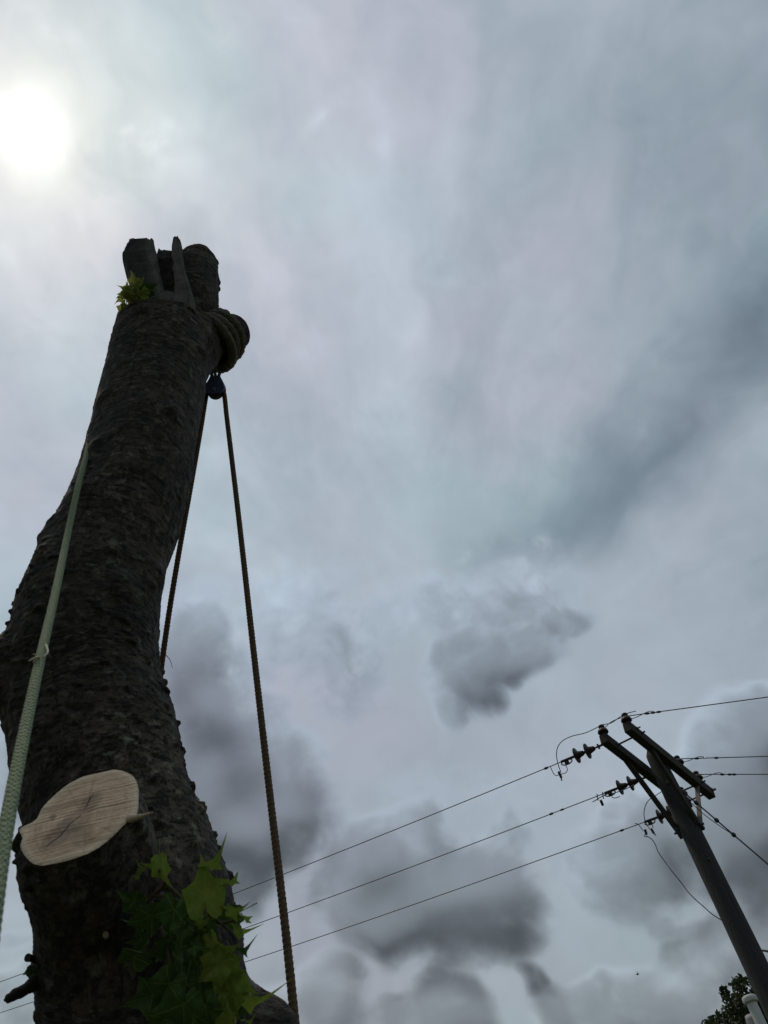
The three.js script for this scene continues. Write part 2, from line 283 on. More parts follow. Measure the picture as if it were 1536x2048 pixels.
function gridGeo(rows, cols, pos, uv, colors, caps) {      // rows of closed rings; the first and last column coincide in place
  const g = new THREE.BufferGeometry(), idx = [];
  for (let j = 0; j < rows - 1; j++) for (let i = 0; i < cols; i++) { const a = j * (cols + 1) + i, b = a + cols + 1; idx.push(a, b, a + 1, b, b + 1, a + 1); }
  if (caps) for (const [j, flip] of [[0, true], [rows - 1, false]]) {
    const c = pos.length / 3; let x = 0, y = 0, z = 0; for (let i = 0; i < cols; i++) { const q = (j * (cols + 1) + i) * 3; x += pos[q]; y += pos[q + 1]; z += pos[q + 2]; }
    pos.push(x / cols, y / cols, z / cols); uv.push(0, 0); if (colors) colors.push(...colors.slice(j * (cols + 1) * 3, j * (cols + 1) * 3 + 3));
    const s = c + 1; for (let i = 0; i <= cols; i++) { const q = j * (cols + 1) + i; pos.push(pos[q * 3], pos[q * 3 + 1], pos[q * 3 + 2]); uv.push(pos[q * 3] - x / cols, pos[q * 3 + 1] - y / cols); if (colors) colors.push(colors[q * 3], colors[q * 3 + 1], colors[q * 3 + 2]); }
    for (let i = 0; i < cols; i++) flip ? idx.push(c, s + i, s + i + 1) : idx.push(c, s + i + 1, s + i);
  }
  g.setAttribute('position', new THREE.Float32BufferAttribute(pos, 3)); g.setAttribute('uv', new THREE.Float32BufferAttribute(uv, 2));
  if (colors) g.setAttribute('color', new THREE.Float32BufferAttribute(colors, 3));
  g.setIndex(idx); g.computeVertexNormals();
  const nr = g.attributes.normal;                          // close the seam of normals
  for (let j = 0; j < rows; j++) { const a = j * (cols + 1), b = a + cols, n = V(nr.getX(a) + nr.getX(b), nr.getY(a) + nr.getY(b), nr.getZ(a) + nr.getZ(b)).normalize(); nr.setXYZ(a, n.x, n.y, n.z); nr.setXYZ(b, n.x, n.y, n.z); }
  return g;
}
function curve(pts, n) { return new THREE.CatmullRomCurve3(pts, false, 'centripetal').getSpacedPoints(n); }
// a round thing along points [x, y, z, radius]; swell(p, u, s) adds to the radius, tone(p) colours the vertices
function limb(nodes, rings, cols, { swell, tone, caps = true, uvScale = 2 } = {}) {
  const c = new THREE.CatmullRomCurve3(nodes.map((n) => n[0]), false, 'centripetal'), L = c.getLength(), pts = [], rad = [];
  for (let j = 0; j < rings; j++) { const t = j / (rings - 1), k = t * (nodes.length - 1), i = Math.min(nodes.length - 2, Math.floor(k)), f = k - i; pts.push(c.getPoint(t)); const e = f * f * (3 - 2 * f); rad.push(nodes[i][1] * (1 - e) + nodes[i + 1][1] * e); }
  const fr = frames(pts), pos = [], uv = [], col = tone ? [] : null; let s = 0;
  for (let j = 0; j < rings; j++) {
    if (j) s += pts[j].distanceTo(pts[j - 1]);
    for (let i = 0; i <= cols; i++) {
      const a = (i % cols) / cols * 2 * Math.PI, d = fr[j].N.clone().multiplyScalar(Math.cos(a)).addScaledVector(fr[j].B, Math.sin(a)), p = pts[j].clone().addScaledVector(d, rad[j]);
      if (swell) p.addScaledVector(d, swell(p, a, s, L));
      pos.push(p.x, p.y, p.z); uv.push(i / cols * Math.max(1, Math.round(rad[Math.floor(rings / 2)] * 6.283 * uvScale)), s * uvScale); if (col) { const t = tone(p); col.push(t[0], t[1], t[2]); }
    }
  }
  return gridGeo(rings, cols, pos, uv, col, caps);
}
const pipe = (pts, r, cols = 6, n = 24) => limb(curve(pts, n).map((p) => [p, r]), n, cols, { uvScale: 8 });
function bar(a, b, w, h, up = V(0, 1, 0), r = 0.008) {     // a bevelled bar from a to b, w across and h along up
  const L = a.distanceTo(b), g = new RoundedBoxGeometry(w, h, L, 2, r), z = b.clone().sub(a).normalize(), x = up.clone().cross(z).normalize(), y = z.clone().cross(x);
  const p = g.attributes.position, n = g.attributes.normal, uv = [];
  for (let i = 0; i < p.count; i++) { const sx = Math.abs(n.getX(i)) > 0.7; uv.push((sx ? p.getY(i) : p.getX(i)) * 1.5 + (sx ? 0.3 : 0), p.getZ(i) * 0.5); }
  g.setAttribute('uv', new THREE.Float32BufferAttribute(uv, 2));
  return g.applyMatrix4(new THREE.Matrix4().makeBasis(x, y, z).setPosition(a.clone().add(b).multiplyScalar(0.5)));
}
function turned(profile, a, dir, seg = 20) {               // a lathe with its axis from a along dir
  const g = new THREE.LatheGeometry(profile.map(([r, y]) => new THREE.Vector2(r, y)), seg);
  return g.applyQuaternion(new THREE.Quaternion().setFromUnitVectors(V(0, 1, 0), dir.clone().normalize())).translate(a.x, a.y, a.z);
}
const plain = (g) => { const h = g.index ? g.toNonIndexed() : g; for (const k of Object.keys(h.attributes)) if (!['position', 'normal', 'uv'].includes(k)) h.deleteAttribute(k); return h; };
const joined = (list) => mergeGeometries(list.map(plain));

// ---------------------------------------------------------------- the ground
{
  const grass = tex(512, (u, v) => { const a = pfbm(u, v, 8, 5, 5), b = pfbm(u, v, 60, 3, 25); return mul(mixc([0.030, 0.042, 0.014], [0.075, 0.075, 0.035], a), 0.6 + 0.8 * b); });
  grass.repeat.set(300, 300);
  const g = new THREE.CircleGeometry(600, 64).rotateX(-Math.PI / 2), m = shadows(new THREE.Mesh(g, std({ map: grass, roughness: 1 })));
  m.name = 'ground'; m.userData = { kind: 'structure', label: 'rough grass ground', category: 'ground' }; scene.add(m);
}

// ---------------------------------------------------------------- the cut tree
const R = rng(2024);
const treeBase = V(-0.34, 0, -1.5);
const tree = thing('cut_tree', 'tall dark bare tree trunk with its limbs sawn off and leafy shoots', 'tree', treeBase);
const PX = (x, y, d, w) => [at(x, y, d), w * d / F];       // a point on the photo with a half width in its pixels
const trunkNodes = [[V(-0.33, -0.12, -1.50), 0.235], [V(-0.335, 0.5, -1.5), 0.20], [V(-0.345, 1.2, -1.5), 0.185], PX(300, 2100, 1.29, 195), PX(308, 1900, 1.36, 172), PX(262, 1720, 1.47, 168), PX(217, 1590, 1.56, 166), PX(190, 1480, 1.64, 164), PX(172, 1380, 1.72, 152), PX(174, 1250, 1.82, 142), PX(206, 1120, 1.95, 124), PX(258, 1000, 2.10, 114), PX(294, 850, 2.32, 105), PX(312, 740, 2.50, 100), PX(321, 690, 2.585, 97), PX(324, 672, 2.62, 95)];
const bonesOf = (nodes) => nodes.slice(1).map((n, i) => [nodes[i][0], n[0], nodes[i][1], n[1]]);
const leftLimb = [PX(135, 1385, 1.72, 100), PX(60, 1352, 1.70, 60), PX(-60, 1330, 1.66, 46)];
const stubFoot = [PX(240, 2060, 1.36, 140), PX(215, 1900, 1.34, 120), PX(190, 1800, 1.32, 90)];
const rightStub = [PX(372, 704, 2.63, 48), PX(410, 692, 2.69, 42), PX(438, 677, 2.75, 40), PX(470, 663, 2.83, 38)];
const lobe = [PX(370, 675, 2.70, 54), PX(384, 615, 2.78, 54), PX(392, 562, 2.88, 50), PX(397, 528, 2.95, 41), PX(399, 509, 2.99, 26)];
const lowStub = [PX(440, 2080, 1.33, 75), PX(500, 2075, 1.33, 60), PX(545, 2072, 1.33, 52)];
const smoothers = [...bonesOf(leftLimb), ...bonesOf(stubFoot), ...bonesOf(rightStub.slice(0, 3)), ...bonesOf(lobe.slice(0, 3)), ...bonesOf(lowStub)];
const tmp = V(), tmp2 = V(), LEDGE = BACK.clone().addScaledVector(CAMUP, 0.88).normalize();
function capsule(p, [a, b, ra, rb]) { tmp.subVectors(b, a); tmp2.subVectors(p, a); const t = Math.max(0, Math.min(1, tmp2.dot(tmp) / tmp.lengthSq())); return tmp2.addScaledVector(tmp, -t).length() - (ra + (rb - ra) * t); }
const LICHEN = at(345, 1580, 1.42);
const knots = Array.from({ length: 60 }, () => { const n = trunkNodes[3 + Math.floor(R() * 12)], a = R() * 6.283; return { c: n[0].clone().add(V(Math.cos(a) * n[1], (R() - .5) * 0.3, Math.sin(a) * n[1])), r: 0.02 + 0.035 * R(), h: 0.006 + 0.012 * R() }; });
function barkSwell(p) {
  let h = -0.005 + 0.020 * fbm(p.x * 5 + 3, p.y * 3, p.z * 5, 3) + 0.0028 * fbm(p.x * 12, p.y * 75, p.z * 12, 3);
  const w = noise(p.x * 34, p.y * 44, p.z * 34 + 5); const rough = 0.25 + 0.75 * sstep(noise(p.x * 3.1 + 4, p.y * 1.7, p.z * 3.1 + 2) + 0.5 * sstep(p.x + 0.62, 0, 0.2) * sstep(p.y, 2.2, 2.6) - 0.2 * sstep(p.y, 3.2, 3.5), 0.05, 0.5); h += 0.0085 * rough * sstep(w, 0.36, 0.62);
  const w2 = noise(p.x * 80 + 4, p.y * 95, p.z * 80); h += 0.0022 * rough * sstep(w2, 0.2, 0.5);
  h += 0.0016 * fbm(p.x * 110, p.y * 190, p.z * 110, 2);
  for (const k of knots) { const d = p.distanceToSquared(k.c) / (k.r * k.r); if (d < 4) h += k.h * Math.exp(-d * 1.6); }
  return h;
}
function barkTone(p) {
  const a = 0.95 + 0.75 * fbm(p.x * 4, p.y * 5, p.z * 4 + 9, 3) + 0.45 * fbm(p.x * 22, p.y * 30, p.z * 22, 2), k = sstep(noise(p.x * 7 + 20, p.y * 11, p.z * 7), 0.15, 0.6);
  const moss = sstep(fbm(p.x * 3 + 7, p.y * 2.2 + 1.3, p.z * 3, 2) + 1.1 * Math.exp(-p.distanceToSquared(LICHEN) / 0.05), 0.25, 0.8), g = a * (1 - 0.35 * k) * (1 + 0.7 * moss);
  return [g, g * (0.985 + 0.02 * moss), g * (0.96 - 0.05 * moss)];
}
{
  const rings = 900, cols = 230, c = new THREE.CatmullRomCurve3(trunkNodes.map((n) => n[0]), false, 'centripetal'), main = bonesOf(trunkNodes);
  const pts = [], rad = [];
  for (let j = 0; j < rings; j++) { const q = j / (rings - 1), t = 0.17 * q * (1 - q) * (1 - q) * 2 + q, tt = Math.min(1, t), k = tt * (trunkNodes.length - 1), i = Math.min(trunkNodes.length - 2, Math.floor(k)), e = k - i; pts.push(c.getPoint(tt)); rad.push(trunkNodes[i][1] * (1 - e) + trunkNodes[i + 1][1] * e); }
  const fr = frames(pts), pos = [], uv = [], col = []; let s = 0;
  const smin = (a, b, k) => { const h = Math.max(0, k - Math.abs(a - b)) / k; return Math.min(a, b) - h * h * k * 0.25; };
  for (let j = 0; j < rings; j++) {
    if (j) s += pts[j].distanceTo(pts[j - 1]);
    const close = smoothers.filter(([a, b, ra]) => Math.min(a.distanceTo(pts[j]), b.distanceTo(pts[j])) < 0.5 + ra);
    for (let i = 0; i <= cols; i++) {
      const a = (i % cols) / cols * 2 * Math.PI, d = fr[j].N.clone().multiplyScalar(Math.cos(a)).addScaledVector(fr[j].B, Math.sin(a)), p = V();
      let t = rad[j];
      if (close.length) {
        t = rad[j] * 0.9;
        for (let n = 0; n < 14; n++) { p.copy(pts[j]).addScaledVector(d, t); let v = p.distanceTo(pts[j]) - rad[j]; for (const b of close) v = smin(v, capsule(p, b), 0.07); if (Math.abs(v) < 4e-4 || t > 0.34) break; t -= v * 0.9; }
        t = Math.min(t, 0.34);
      }
      p.copy(pts[j]).addScaledVector(d, t); const b = barkSwell(p), e = j > rings - 14 ? (rings - 1 - j) / 13 : 1; p.addScaledVector(d, b * e);
      if (e < 1) p.addScaledVector(d, -0.012 * (1 - e) * (1 - e));
      if (j > rings - 70) p.addScaledVector(fr[rings - 1].T, sstep(j, rings - 70, rings - 1) * (-0.02 + 0.105 * (1 - d.dot(LEDGE))));
      pos.push(p.x, p.y, p.z); uv.push(i / cols * 2, s * 2); const q = barkTone(p); col.push(q[0], q[1], q[2]);
    }
  }
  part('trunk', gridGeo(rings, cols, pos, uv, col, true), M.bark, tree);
}
const barkLimb = (nodes, rings, cols) => limb(nodes, rings, cols, { swell: barkSwell, tone: barkTone });
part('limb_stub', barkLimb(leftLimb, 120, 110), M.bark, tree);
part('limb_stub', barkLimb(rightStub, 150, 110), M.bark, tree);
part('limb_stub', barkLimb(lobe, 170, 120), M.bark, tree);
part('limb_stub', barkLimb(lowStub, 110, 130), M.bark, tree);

// the limb sawn off towards us, with its pale face
const rim0 = [[37, 1656], [46, 1650], [70, 1638], [83, 1616], [112, 1584], [150, 1559], [190, 1544], [225, 1538], [250, 1541], [266, 1551], [276, 1571], [277, 1597], [273, 1628], [262, 1637], [242, 1655], [222, 1675], [190, 1699], [150, 1716], [110, 1726], [76, 1729], [60, 1722], [46, 1706], [40, 1690], [44, 1675]];
const faceO = at(157, 1634, 1.235), faceN = V(-0.06, 0.10, 1).normalize(), faceX = V(1, 0, 0).addScaledVector(faceN, -faceN.x).normalize(), faceY = faceN.clone().cross(faceX);
{
  const flat = new THREE.CatmullRomCurve3(rim0.map(([x, y]) => onPlane(x, y, faceO, faceN)), true, 'centripetal').getSpacedPoints(180).slice(0, 180), n = 180;
  // sawn face: rings from the rim to the middle, with a slight ripple from the saw
  const pos = [], uv = [], idx = [], K = 22;
  for (let k = 0; k <= K; k++) for (let i = 0; i < n; i++) {
    const f = 1 - k / K, p = faceO.clone().lerp(flat[i], f), q = p.clone().sub(faceO), x = q.dot(faceX), y = q.dot(faceY);
    p.addScaledVector(faceN, 0.0004 * Math.sin(y * 900 - x * 230) + 0.0025 * noise(x * 30, y * 30, 3) - (f > 0.97 ? 0.002 : 0));
    pos.push(p.x, p.y, p.z); uv.push(x / 0.32 + 0.5, y / 0.32 + 0.5);
  }
  for (let k = 0; k < K; k++) for (let i = 0; i < n; i++) { const a = k * n + i, b = k * n + (i + 1) % n; idx.push(a, a + n, b, b, a + n, b + n); }
  const g = new THREE.BufferGeometry(); g.setAttribute('position', new THREE.Float32BufferAttribute(pos, 3)); g.setAttribute('uv', new THREE.Float32BufferAttribute(uv, 2)); g.setIndex(idx); g.computeVertexNormals();
  // stains and grain of the wood: rings round the pith, grey heart, saw marks, a crack
  const P2 = (px, py) => { const q = onPlane(px, py, faceO, faceN).sub(faceO); return [q.dot(faceX) / 0.32 + 0.5, q.dot(faceY) / 0.32 + 0.5]; };
  const pith = P2(168, 1640), heart = [[188, 1588], [192, 1600], [176, 1626], [178, 1688], [160, 1690], [150, 1672], [96, 1690], [92, 1680], [138, 1640], [168, 1610]].map(([a, b]) => P2(a, b));
  const crack = [[186, 1588], [172, 1612], [160, 1630], [140, 1650], [120, 1672], [96, 1690]].map(([a, b]) => P2(a, b));
  const crack2 = [[160, 1630], [170, 1660], [174, 1690]].map(([a, b]) => P2(a, b));
  const segd = (u, v, L) => { let m = 9; for (let i = 1; i < L.length; i++) { const [ax, ay] = L[i - 1], [bx, by] = L[i], dx = bx - ax, dy = by - ay, t = Math.max(0, Math.min(1, ((u - ax) * dx + (v - ay) * dy) / (dx * dx + dy * dy))); m = Math.min(m, Math.hypot(u - ax - dx * t, v - ay - dy * t)); } return m; };
  const inside = (u, v, L) => { let c = false; for (let i = 0, j = L.length - 1; i < L.length; j = i++) if ((L[i][1] > v) !== (L[j][1] > v) && u < (L[j][0] - L[i][0]) * (v - L[i][1]) / (L[j][1] - L[i][1]) + L[i][0]) c = !c; return c; };
  const rimUV = flat.map((p) => { const q = p.clone().sub(faceO); return [q.dot(faceX) / 0.32 + 0.5, q.dot(faceY) / 0.32 + 0.5]; }); rimUV.push(rimUV[0]);
  const knotAt = P2(106, 1634);
  const map = tex(768, (u, v) => {
    const wx = (pfbm(u, v, 12, 3, 4) - 0.5), wy = (pfbm(u, v, 12, 3, 8) - 0.5), U = u + wx * 0.05, Vv = v + wy * 0.05;
    const r = Math.hypot(U - pith[0], (Vv - pith[1]) * 1.15), rd = segd(u, v, rimUV);
    let c = mixc([0.86, 0.62, 0.43], [0.74, 0.51, 0.34], pfbm(u, v, 6, 3, 31));
    c = mul(c, 0.95 + 0.05 * Math.sin(r * 230 + 10 * wx) + 0.03 * Math.sin(r * 83 + 4));
    c = mixc(c, [0.88, 0.75, 0.57], 0.6 * (1 - sstep(rd, 0.008, 0.05)));                          // sapwood
    c = mul(c, 1 - 0.10 * sstep(rd, 0.05, 0.062) * (1 - sstep(rd, 0.07, 0.085)));
    const saw = v - 0.26 * (u - 0.5) + 0.10 * (u - 0.5) * (u - 0.5);
    const k1 = pn2(0, saw + 0.002 * wx, 1, 150, 3), k2 = pn2(u, saw, 6, 46, 17);
    c = mul(c, 0.92 + 0.12 * k1); c = mul(c, 1 - 0.24 * sstep(k2, 0.70, 0.90));
    const hd = inside(U, Vv, heart) ? 1 : 1 - sstep(segd(U, Vv, [...heart, heart[0]]), 0.0, 0.045);
    c = mixc(c, mul([0.19, 0.155, 0.12], 0.6 + 0.9 * pfbm(u, v, 40, 3, 9)), hd * hd * (0.16 + 0.62 * pfbm(u, v, 14, 3, 19)));
    const cd = Math.min(segd(u + wx * 0.015, v + wy * 0.015, crack), segd(u + wx * 0.02, v, crack2) + 0.003); c = mul(c, 1 - 0.72 * (1 - sstep(cd, 0.0005, 0.006)) * sstep(pfbm(u, v, 20, 2, 77), 0.25, 0.5)); { const ra = Math.atan2(v - pith[1], u - pith[0]), ray0 = sstep(pn2(ra / 6.2832 + 0.5, 0.5, 60, 1, 5), 0.82, 0.95) * sstep(r, 0.05, 0.12) * (1 - sstep(r, 0.22, 0.34)); c = mul(c, 1 - 0.22 * ray0); }
    c = mul(c, 1 - 0.5 * (1 - sstep(Math.hypot(u - knotAt[0], (v - knotAt[1]) * 0.7), 0.006, 0.02)));
    return mul(c, 0.9 + 0.2 * pn2(u, v, 250, 250, 2));
  });
  const bump = tex(512, (u, v) => { const saw = v - 0.26 * (u - 0.5) + 0.10 * (u - 0.5) * (u - 0.5), k = 0.6 * pn2(0, saw, 1, 150, 3) + 0.3 * pfbm(u, v, 60, 2, 6) - 0.7 * (1 - sstep(segd(u, v, crack), 0.001, 0.006)); return [k, k, k]; }, false);
  // the barked stump of that limb, from the rim down into the trunk
  const C = at(238, 2040, 1.40), axis = C.clone().sub(faceO).normalize(), e1 = RIGHT.clone().addScaledVector(axis, -RIGHT.dot(axis)).normalize(); let e2 = axis.clone().cross(e1); if (e2.dot(BACK) > 0) e2.negate();
  const rings = 130, pos2 = [], uv2 = [], col2 = [];
  for (let j = 0; j < rings; j++) for (let i = 0; i <= n; i++) {
    const p0 = flat[i % n], q = p0.clone().sub(faceO), ang = Math.atan2(q.dot(faceY), q.dot(faceX)), f = j / (rings - 1), e = sstep(f, 0, 1);
    const end = C.clone().addScaledVector(e1, Math.cos(ang) * 0.128).addScaledVector(e2, Math.sin(ang) * 0.128);
    const p = p0.clone().lerp(end, e * 0.55 + f * 0.45), out = p.clone().sub(faceO.clone().lerp(C, f)).normalize();
    p.addScaledVector(out, (barkSwell(p) * 0.9 + 0.010 * Math.sin(Math.PI * Math.min(1, f * 2.4)) + 0.001) * Math.min(1, 0.12 + f * 14) + 0.001);
    pos2.push(p.x, p.y, p.z); uv2.push(i / n * 2, f * 0.9); const t = barkTone(p); col2.push(t[0], t[1], t[2]);
  }
  const sg = gridGeo(rings, n, pos2, uv2, col2, false);
  const stub = part('limb_stub', sg, M.bark, tree, 'thick limb stump with a pale freshly sawn face');
  part('cut_face', g, std({ map, bumpMap: bump, bumpScale: 0.0015, roughness: 0.85 }), stub, 'pale freshly sawn wood with a grey heart and a crack');
  const pale = std({ color: new THREE.Color().setRGB(0.46, 0.36, 0.26) });
  part('splinter', limb([[onPlane(258, 1638, faceO, faceN), 0.006], [at(276, 1634, 1.205), 0.0040], [at(290, 1630, 1.20), 0.0022], [at(304, 1625, 1.19), 0.0008]], 14, 8, { swell: (p) => 0.002 * noise(p.x * 300, p.y * 300, p.z * 300) }), pale, stub);
  part('cut_twig', limb([[at(215, 1878, 1.235), 0.004], [at(211, 1869, 1.205), 0.0045]], 8, 12), std({ color: new THREE.Color().setRGB(0.22, 0.18, 0.11) }), stub, 'small pale twig end');
}

// the torn and sawn top: a smooth notched face with a rotten slot behind it
{
  const O = at(332, 606, 2.54), Y = trunkNodes[15][0].clone().sub(trunkNodes[12][0]).normalize(), X = RIGHT.clone().addScaledVector(Y, -RIGHT.dot(Y)).normalize(), N = X.clone().cross(Y);
    // a split piece: rows of [left edge, right edge, y] on the photo, its thickness, how far it is set back, its roughness
  const splitPiece = (rows, depth, back, rough, jag, tone) => {
    const E = (k) => new THREE.CatmullRomCurve3(rows.map((w) => onPlane(w[k], w[2], O, N)), false, 'centripetal'), cl = E(0), cr = E(1), n = 110, m = 72, pos = [], uv = [], col = [];
    for (let j = 0; j < n; j++) {
      const a = cl.getPoint(j / (n - 1)), b = cr.getPoint(j / (n - 1)), c = a.clone().add(b).multiplyScalar(0.5), hw = a.distanceTo(b) / 2, x = b.clone().sub(a).normalize();
      for (let i = 0; i <= m; i++) {
        const t = (i % m) / m * 2 * Math.PI, sq = (v) => Math.sign(v) * Math.pow(Math.abs(v), 0.42), u = sq(Math.cos(t)), w = sq(Math.sin(t));
        const p = c.clone().addScaledVector(x, u * hw).addScaledVector(N, (w - 1) * depth / 2 - back), f = j / (n - 1);
        const h = rough * (fbm(p.x * 34, p.y * 9, p.z * 34, 4) + 0.5 * fbm(p.x * 90, p.y * 22, p.z * 90, 2));
        p.addScaledVector(N, h * w).addScaledVector(x, h * u * 0.8).addScaledVector(Y, jag * sstep(f, 0.75, 1) * (noise(u * 3.1 + rows[0][0], w * 3, 4) + 0.6 * noise(u * 9, w * 8, rows[0][0])));
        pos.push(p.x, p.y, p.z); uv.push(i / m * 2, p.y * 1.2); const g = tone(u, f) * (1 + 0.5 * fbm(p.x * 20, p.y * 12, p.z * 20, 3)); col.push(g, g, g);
      }
    }
    return gridGeo(n, m, pos, uv, col, true);
  };
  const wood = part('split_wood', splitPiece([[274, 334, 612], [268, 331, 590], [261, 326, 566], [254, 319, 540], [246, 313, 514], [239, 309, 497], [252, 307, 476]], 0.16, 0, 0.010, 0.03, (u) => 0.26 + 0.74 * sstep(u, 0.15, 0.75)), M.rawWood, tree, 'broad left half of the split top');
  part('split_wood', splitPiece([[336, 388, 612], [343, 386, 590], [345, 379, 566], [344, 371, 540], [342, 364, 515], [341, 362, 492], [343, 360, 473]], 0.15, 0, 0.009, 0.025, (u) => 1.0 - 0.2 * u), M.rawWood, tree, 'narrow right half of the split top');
  part('split_wood', splitPiece([[300, 372, 614], [304, 370, 600], [312, 362, 588], [322, 354, 579]], 0.13, 0.004, 0.008, 0.01, () => 0.95), M.rawWood, tree);
  part('rotten_hollow', splitPiece([[298, 352, 600], [300, 353, 570], [302, 353, 540], [302, 352, 500], [304, 350, 466]], 0.09, 0.070, 0.022, 0.05, () => 0.8), M.rotten, wood, 'dark rotten slot between the split halves');
  for (const [a, b, c] of [[[262, 506], [250, 502], [243, 499]], [[258, 497], [255, 491], [255, 485]], [[264, 512], [252, 509], [246, 503]]]) part('torn_twig', limb([a, b, c].map(([x, y], i) => [onPlane(x, y, O, N).addScaledVector(N, -0.05), 0.007 - 0.0012 * i]), 10, 7, { swell: (p) => 0.002 * noise(p.x * 200, p.y * 200, p.z * 200) }), M.stem, tree);
}

// broken twigs and snags
const snag = (nodes) => part('broken_branch', limb(nodes.map(([x, y, d, w]) => PX(x, y, d, w)), 40, 16, { swell: (p) => 0.004 * fbm(p.x * 60, p.y * 60, p.z * 60, 2), tone: barkTone }), M.bark, tree);
snag([[110, 1958, 1.30, 22], [78, 1962, 1.27, 16], [48, 1980, 1.23, 11.5], [16, 1998, 1.20, 9], [9, 2001, 1.195, 4]]);
snag([[105, 1930, 1.30, 14], [84, 1922, 1.28, 8], [64, 1917, 1.26, 6.5], [55, 1914, 1.25, 7]]);
snag([[100, 1790, 1.27, 26], [66, 1786, 1.25, 15], [54, 1782, 1.24, 10]]);
for (const [x, y] of [[112, 1020], [116, 1029], [124, 1012], [118, 1024]]) part('broken_twig', limb([PX(150, 1024 + (y - 1020) * 0.4, 2.08, 5), PX((x + 150) / 2, y + 3, 2.08, 2.6), PX(x, y, 2.07, 1.6)], 12, 6), M.stem, tree);

// leaves with drawn-out tips
const leafGeo = (seed, cup) => {
  const r = rng(seed), tips = [[-2.3, 0.56], [-1.1, 0.80], [0, 1.15], [1.1, 0.80], [2.3, 0.56]].map(([a, l]) => [a + (r() - .5) * 0.16, l * (0.92 + 0.16 * r())]), n = 72, K = 7, pos = [0, 0, 0], uv = [0.5, 0.3], idx = [];
  const radius = (a) => { let m = 0.50 + 0.015 * Math.sin(a * 9); for (const [t, l] of tips) { const d = Math.abs(Math.atan2(Math.sin(a - t), Math.cos(a - t))); m = Math.max(m, 0.50 + (l - 0.50) * (0.42 * Math.exp(-d * d / 0.10) + 0.58 * Math.exp(-d / 0.045))); } const foot = Math.abs(Math.abs(a) - Math.PI); return m * (foot < 0.5 ? 0.35 + 0.65 * foot / 0.5 : 1); };
  for (let k = 1; k <= K; k++) for (let i = 0; i < n; i++) {
    const a = (i / n - 0.5) * 2 * Math.PI, q = radius(a) * k / K, x = Math.sin(a) * q, y = Math.cos(a) * q;
    pos.push(x, y, -cup * q * q + (0.22 + 0.5 * cup) * Math.abs(x) - 0.75 * Math.max(0, y - 0.45) ** 2 + 0.09 * noise(x * 2.6 + seed, y * 2.6, 1) + 0.05 * Math.sin(a * 5 + seed) * (k / K) ** 2); uv.push(0.5 + x * 0.42, 0.3 + y * 0.42);
  }
  for (let i = 0; i < n; i++) idx.push(0, 1 + i, 1 + (i + 1) % n);
  for (let k = 0; k < K - 1; k++) for (let i = 0; i < n; i++) { const a = 1 + k * n + i, b = 1 + k * n + (i + 1) % n; idx.push(a, a + n, b, b, a + n, b + n); }
  const g = new THREE.BufferGeometry(); g.setAttribute('position', new THREE.Float32BufferAttribute(pos, 3)); g.setAttribute('uv', new THREE.Float32BufferAttribute(uv, 2)); g.setIndex(idx); g.computeVertexNormals(); g.translate(0, 0.38, 0);
  return mergeGeometries([plain(g), plain(limb([[V(0, 0.30, 0.02), 0.012], [V(0.02, 0.05, -0.03), 0.014], [V(0.06 * Math.sin(seed), -0.55, -0.22), 0.018]], 8, 5, { caps: false }))]);
};
const leafGeos = [leafGeo(3, 0.25), leafGeo(8, 0.45), leafGeo(13, 0.10), leafGeo(21, 0.6)];
const leafTex = (c0, c1) => tex(256, (u, v) => {
  const x = (u - 0.5) / 0.42, y = (v - 0.3) / 0.42, a = Math.atan2(x, y), r = Math.hypot(x, y); let vein = 0;
  for (const t of [-2.35, -1.15, 0, 1.15, 2.35]) { const d = Math.abs(Math.atan2(Math.sin(a - t), Math.cos(a - t))); if (d < 1.2) vein = Math.max(vein, 1 - sstep(d * r, 0.006, 0.022)); if (d < 0.5) vein = Math.max(vein, 0.6 * (1 - sstep(Math.abs(((r * 7 + d * 7) % 1) - 0.5), 0.02, 0.10)) * sstep(d, 0, 0.1)); }
  return mul(mixc(mixc(c0, c1, pfbm(u, v, 6, 4, 3)), [0.30, 0.38, 0.13], vein * 0.30), 0.85 + 0.3 * pfbm(u, v, 40, 2, 9));
});
const leafMat = (c0, c1, tr) => new THREE.MeshPhysicalMaterial({ map: leafTex(c0, c1), roughness: 0.75, transmission: tr, thickness: 0, side: THREE.DoubleSide, specularIntensity: 0.4 });
const leafMats = [leafMat([0.17, 0.255, 0.032], [0.26, 0.34, 0.055], 0.5), leafMat([0.032, 0.075, 0.012], [0.058, 0.11, 0.02], 0.35), leafMat([0.20, 0.24, 0.045], [0.30, 0.31, 0.09], 0.5)];  // second one: shadow over the lower leaves put into a darker green
const qa = new THREE.Matrix4();
function leaf(parent, x, y, depth, size, tipDeg, tilt, yaw, mat, kind) {           // size in photo pixels; tipDeg anticlockwise from right; tilt and yaw turn it from facing us
  const s = size * depth / F / 1.15, a = tipDeg * Math.PI / 180, tip = RIGHT.clone().multiplyScalar(Math.cos(a)).addScaledVector(CAMUP, Math.sin(a)), face = BACK.clone(), side = tip.clone().cross(face);
  face.applyAxisAngle(side, tilt); tip.applyAxisAngle(side, tilt); face.applyAxisAngle(tip, yaw); side.copy(tip).cross(face);
  const m = shadows(new THREE.Mesh(leafGeos[kind % 4], leafMats[mat])); m.name = numbered('leaf'); qa.makeBasis(side, tip, face); m.quaternion.setFromRotationMatrix(qa); m.scale.set(s * (0.78 + 0.05 * ((kind * 7) % 6)), s, s);
  m.position.copy(at(x, y, depth)).sub(BASE.get(parent)).addScaledVector(tip, -s * 0.62); parent.add(m);
}
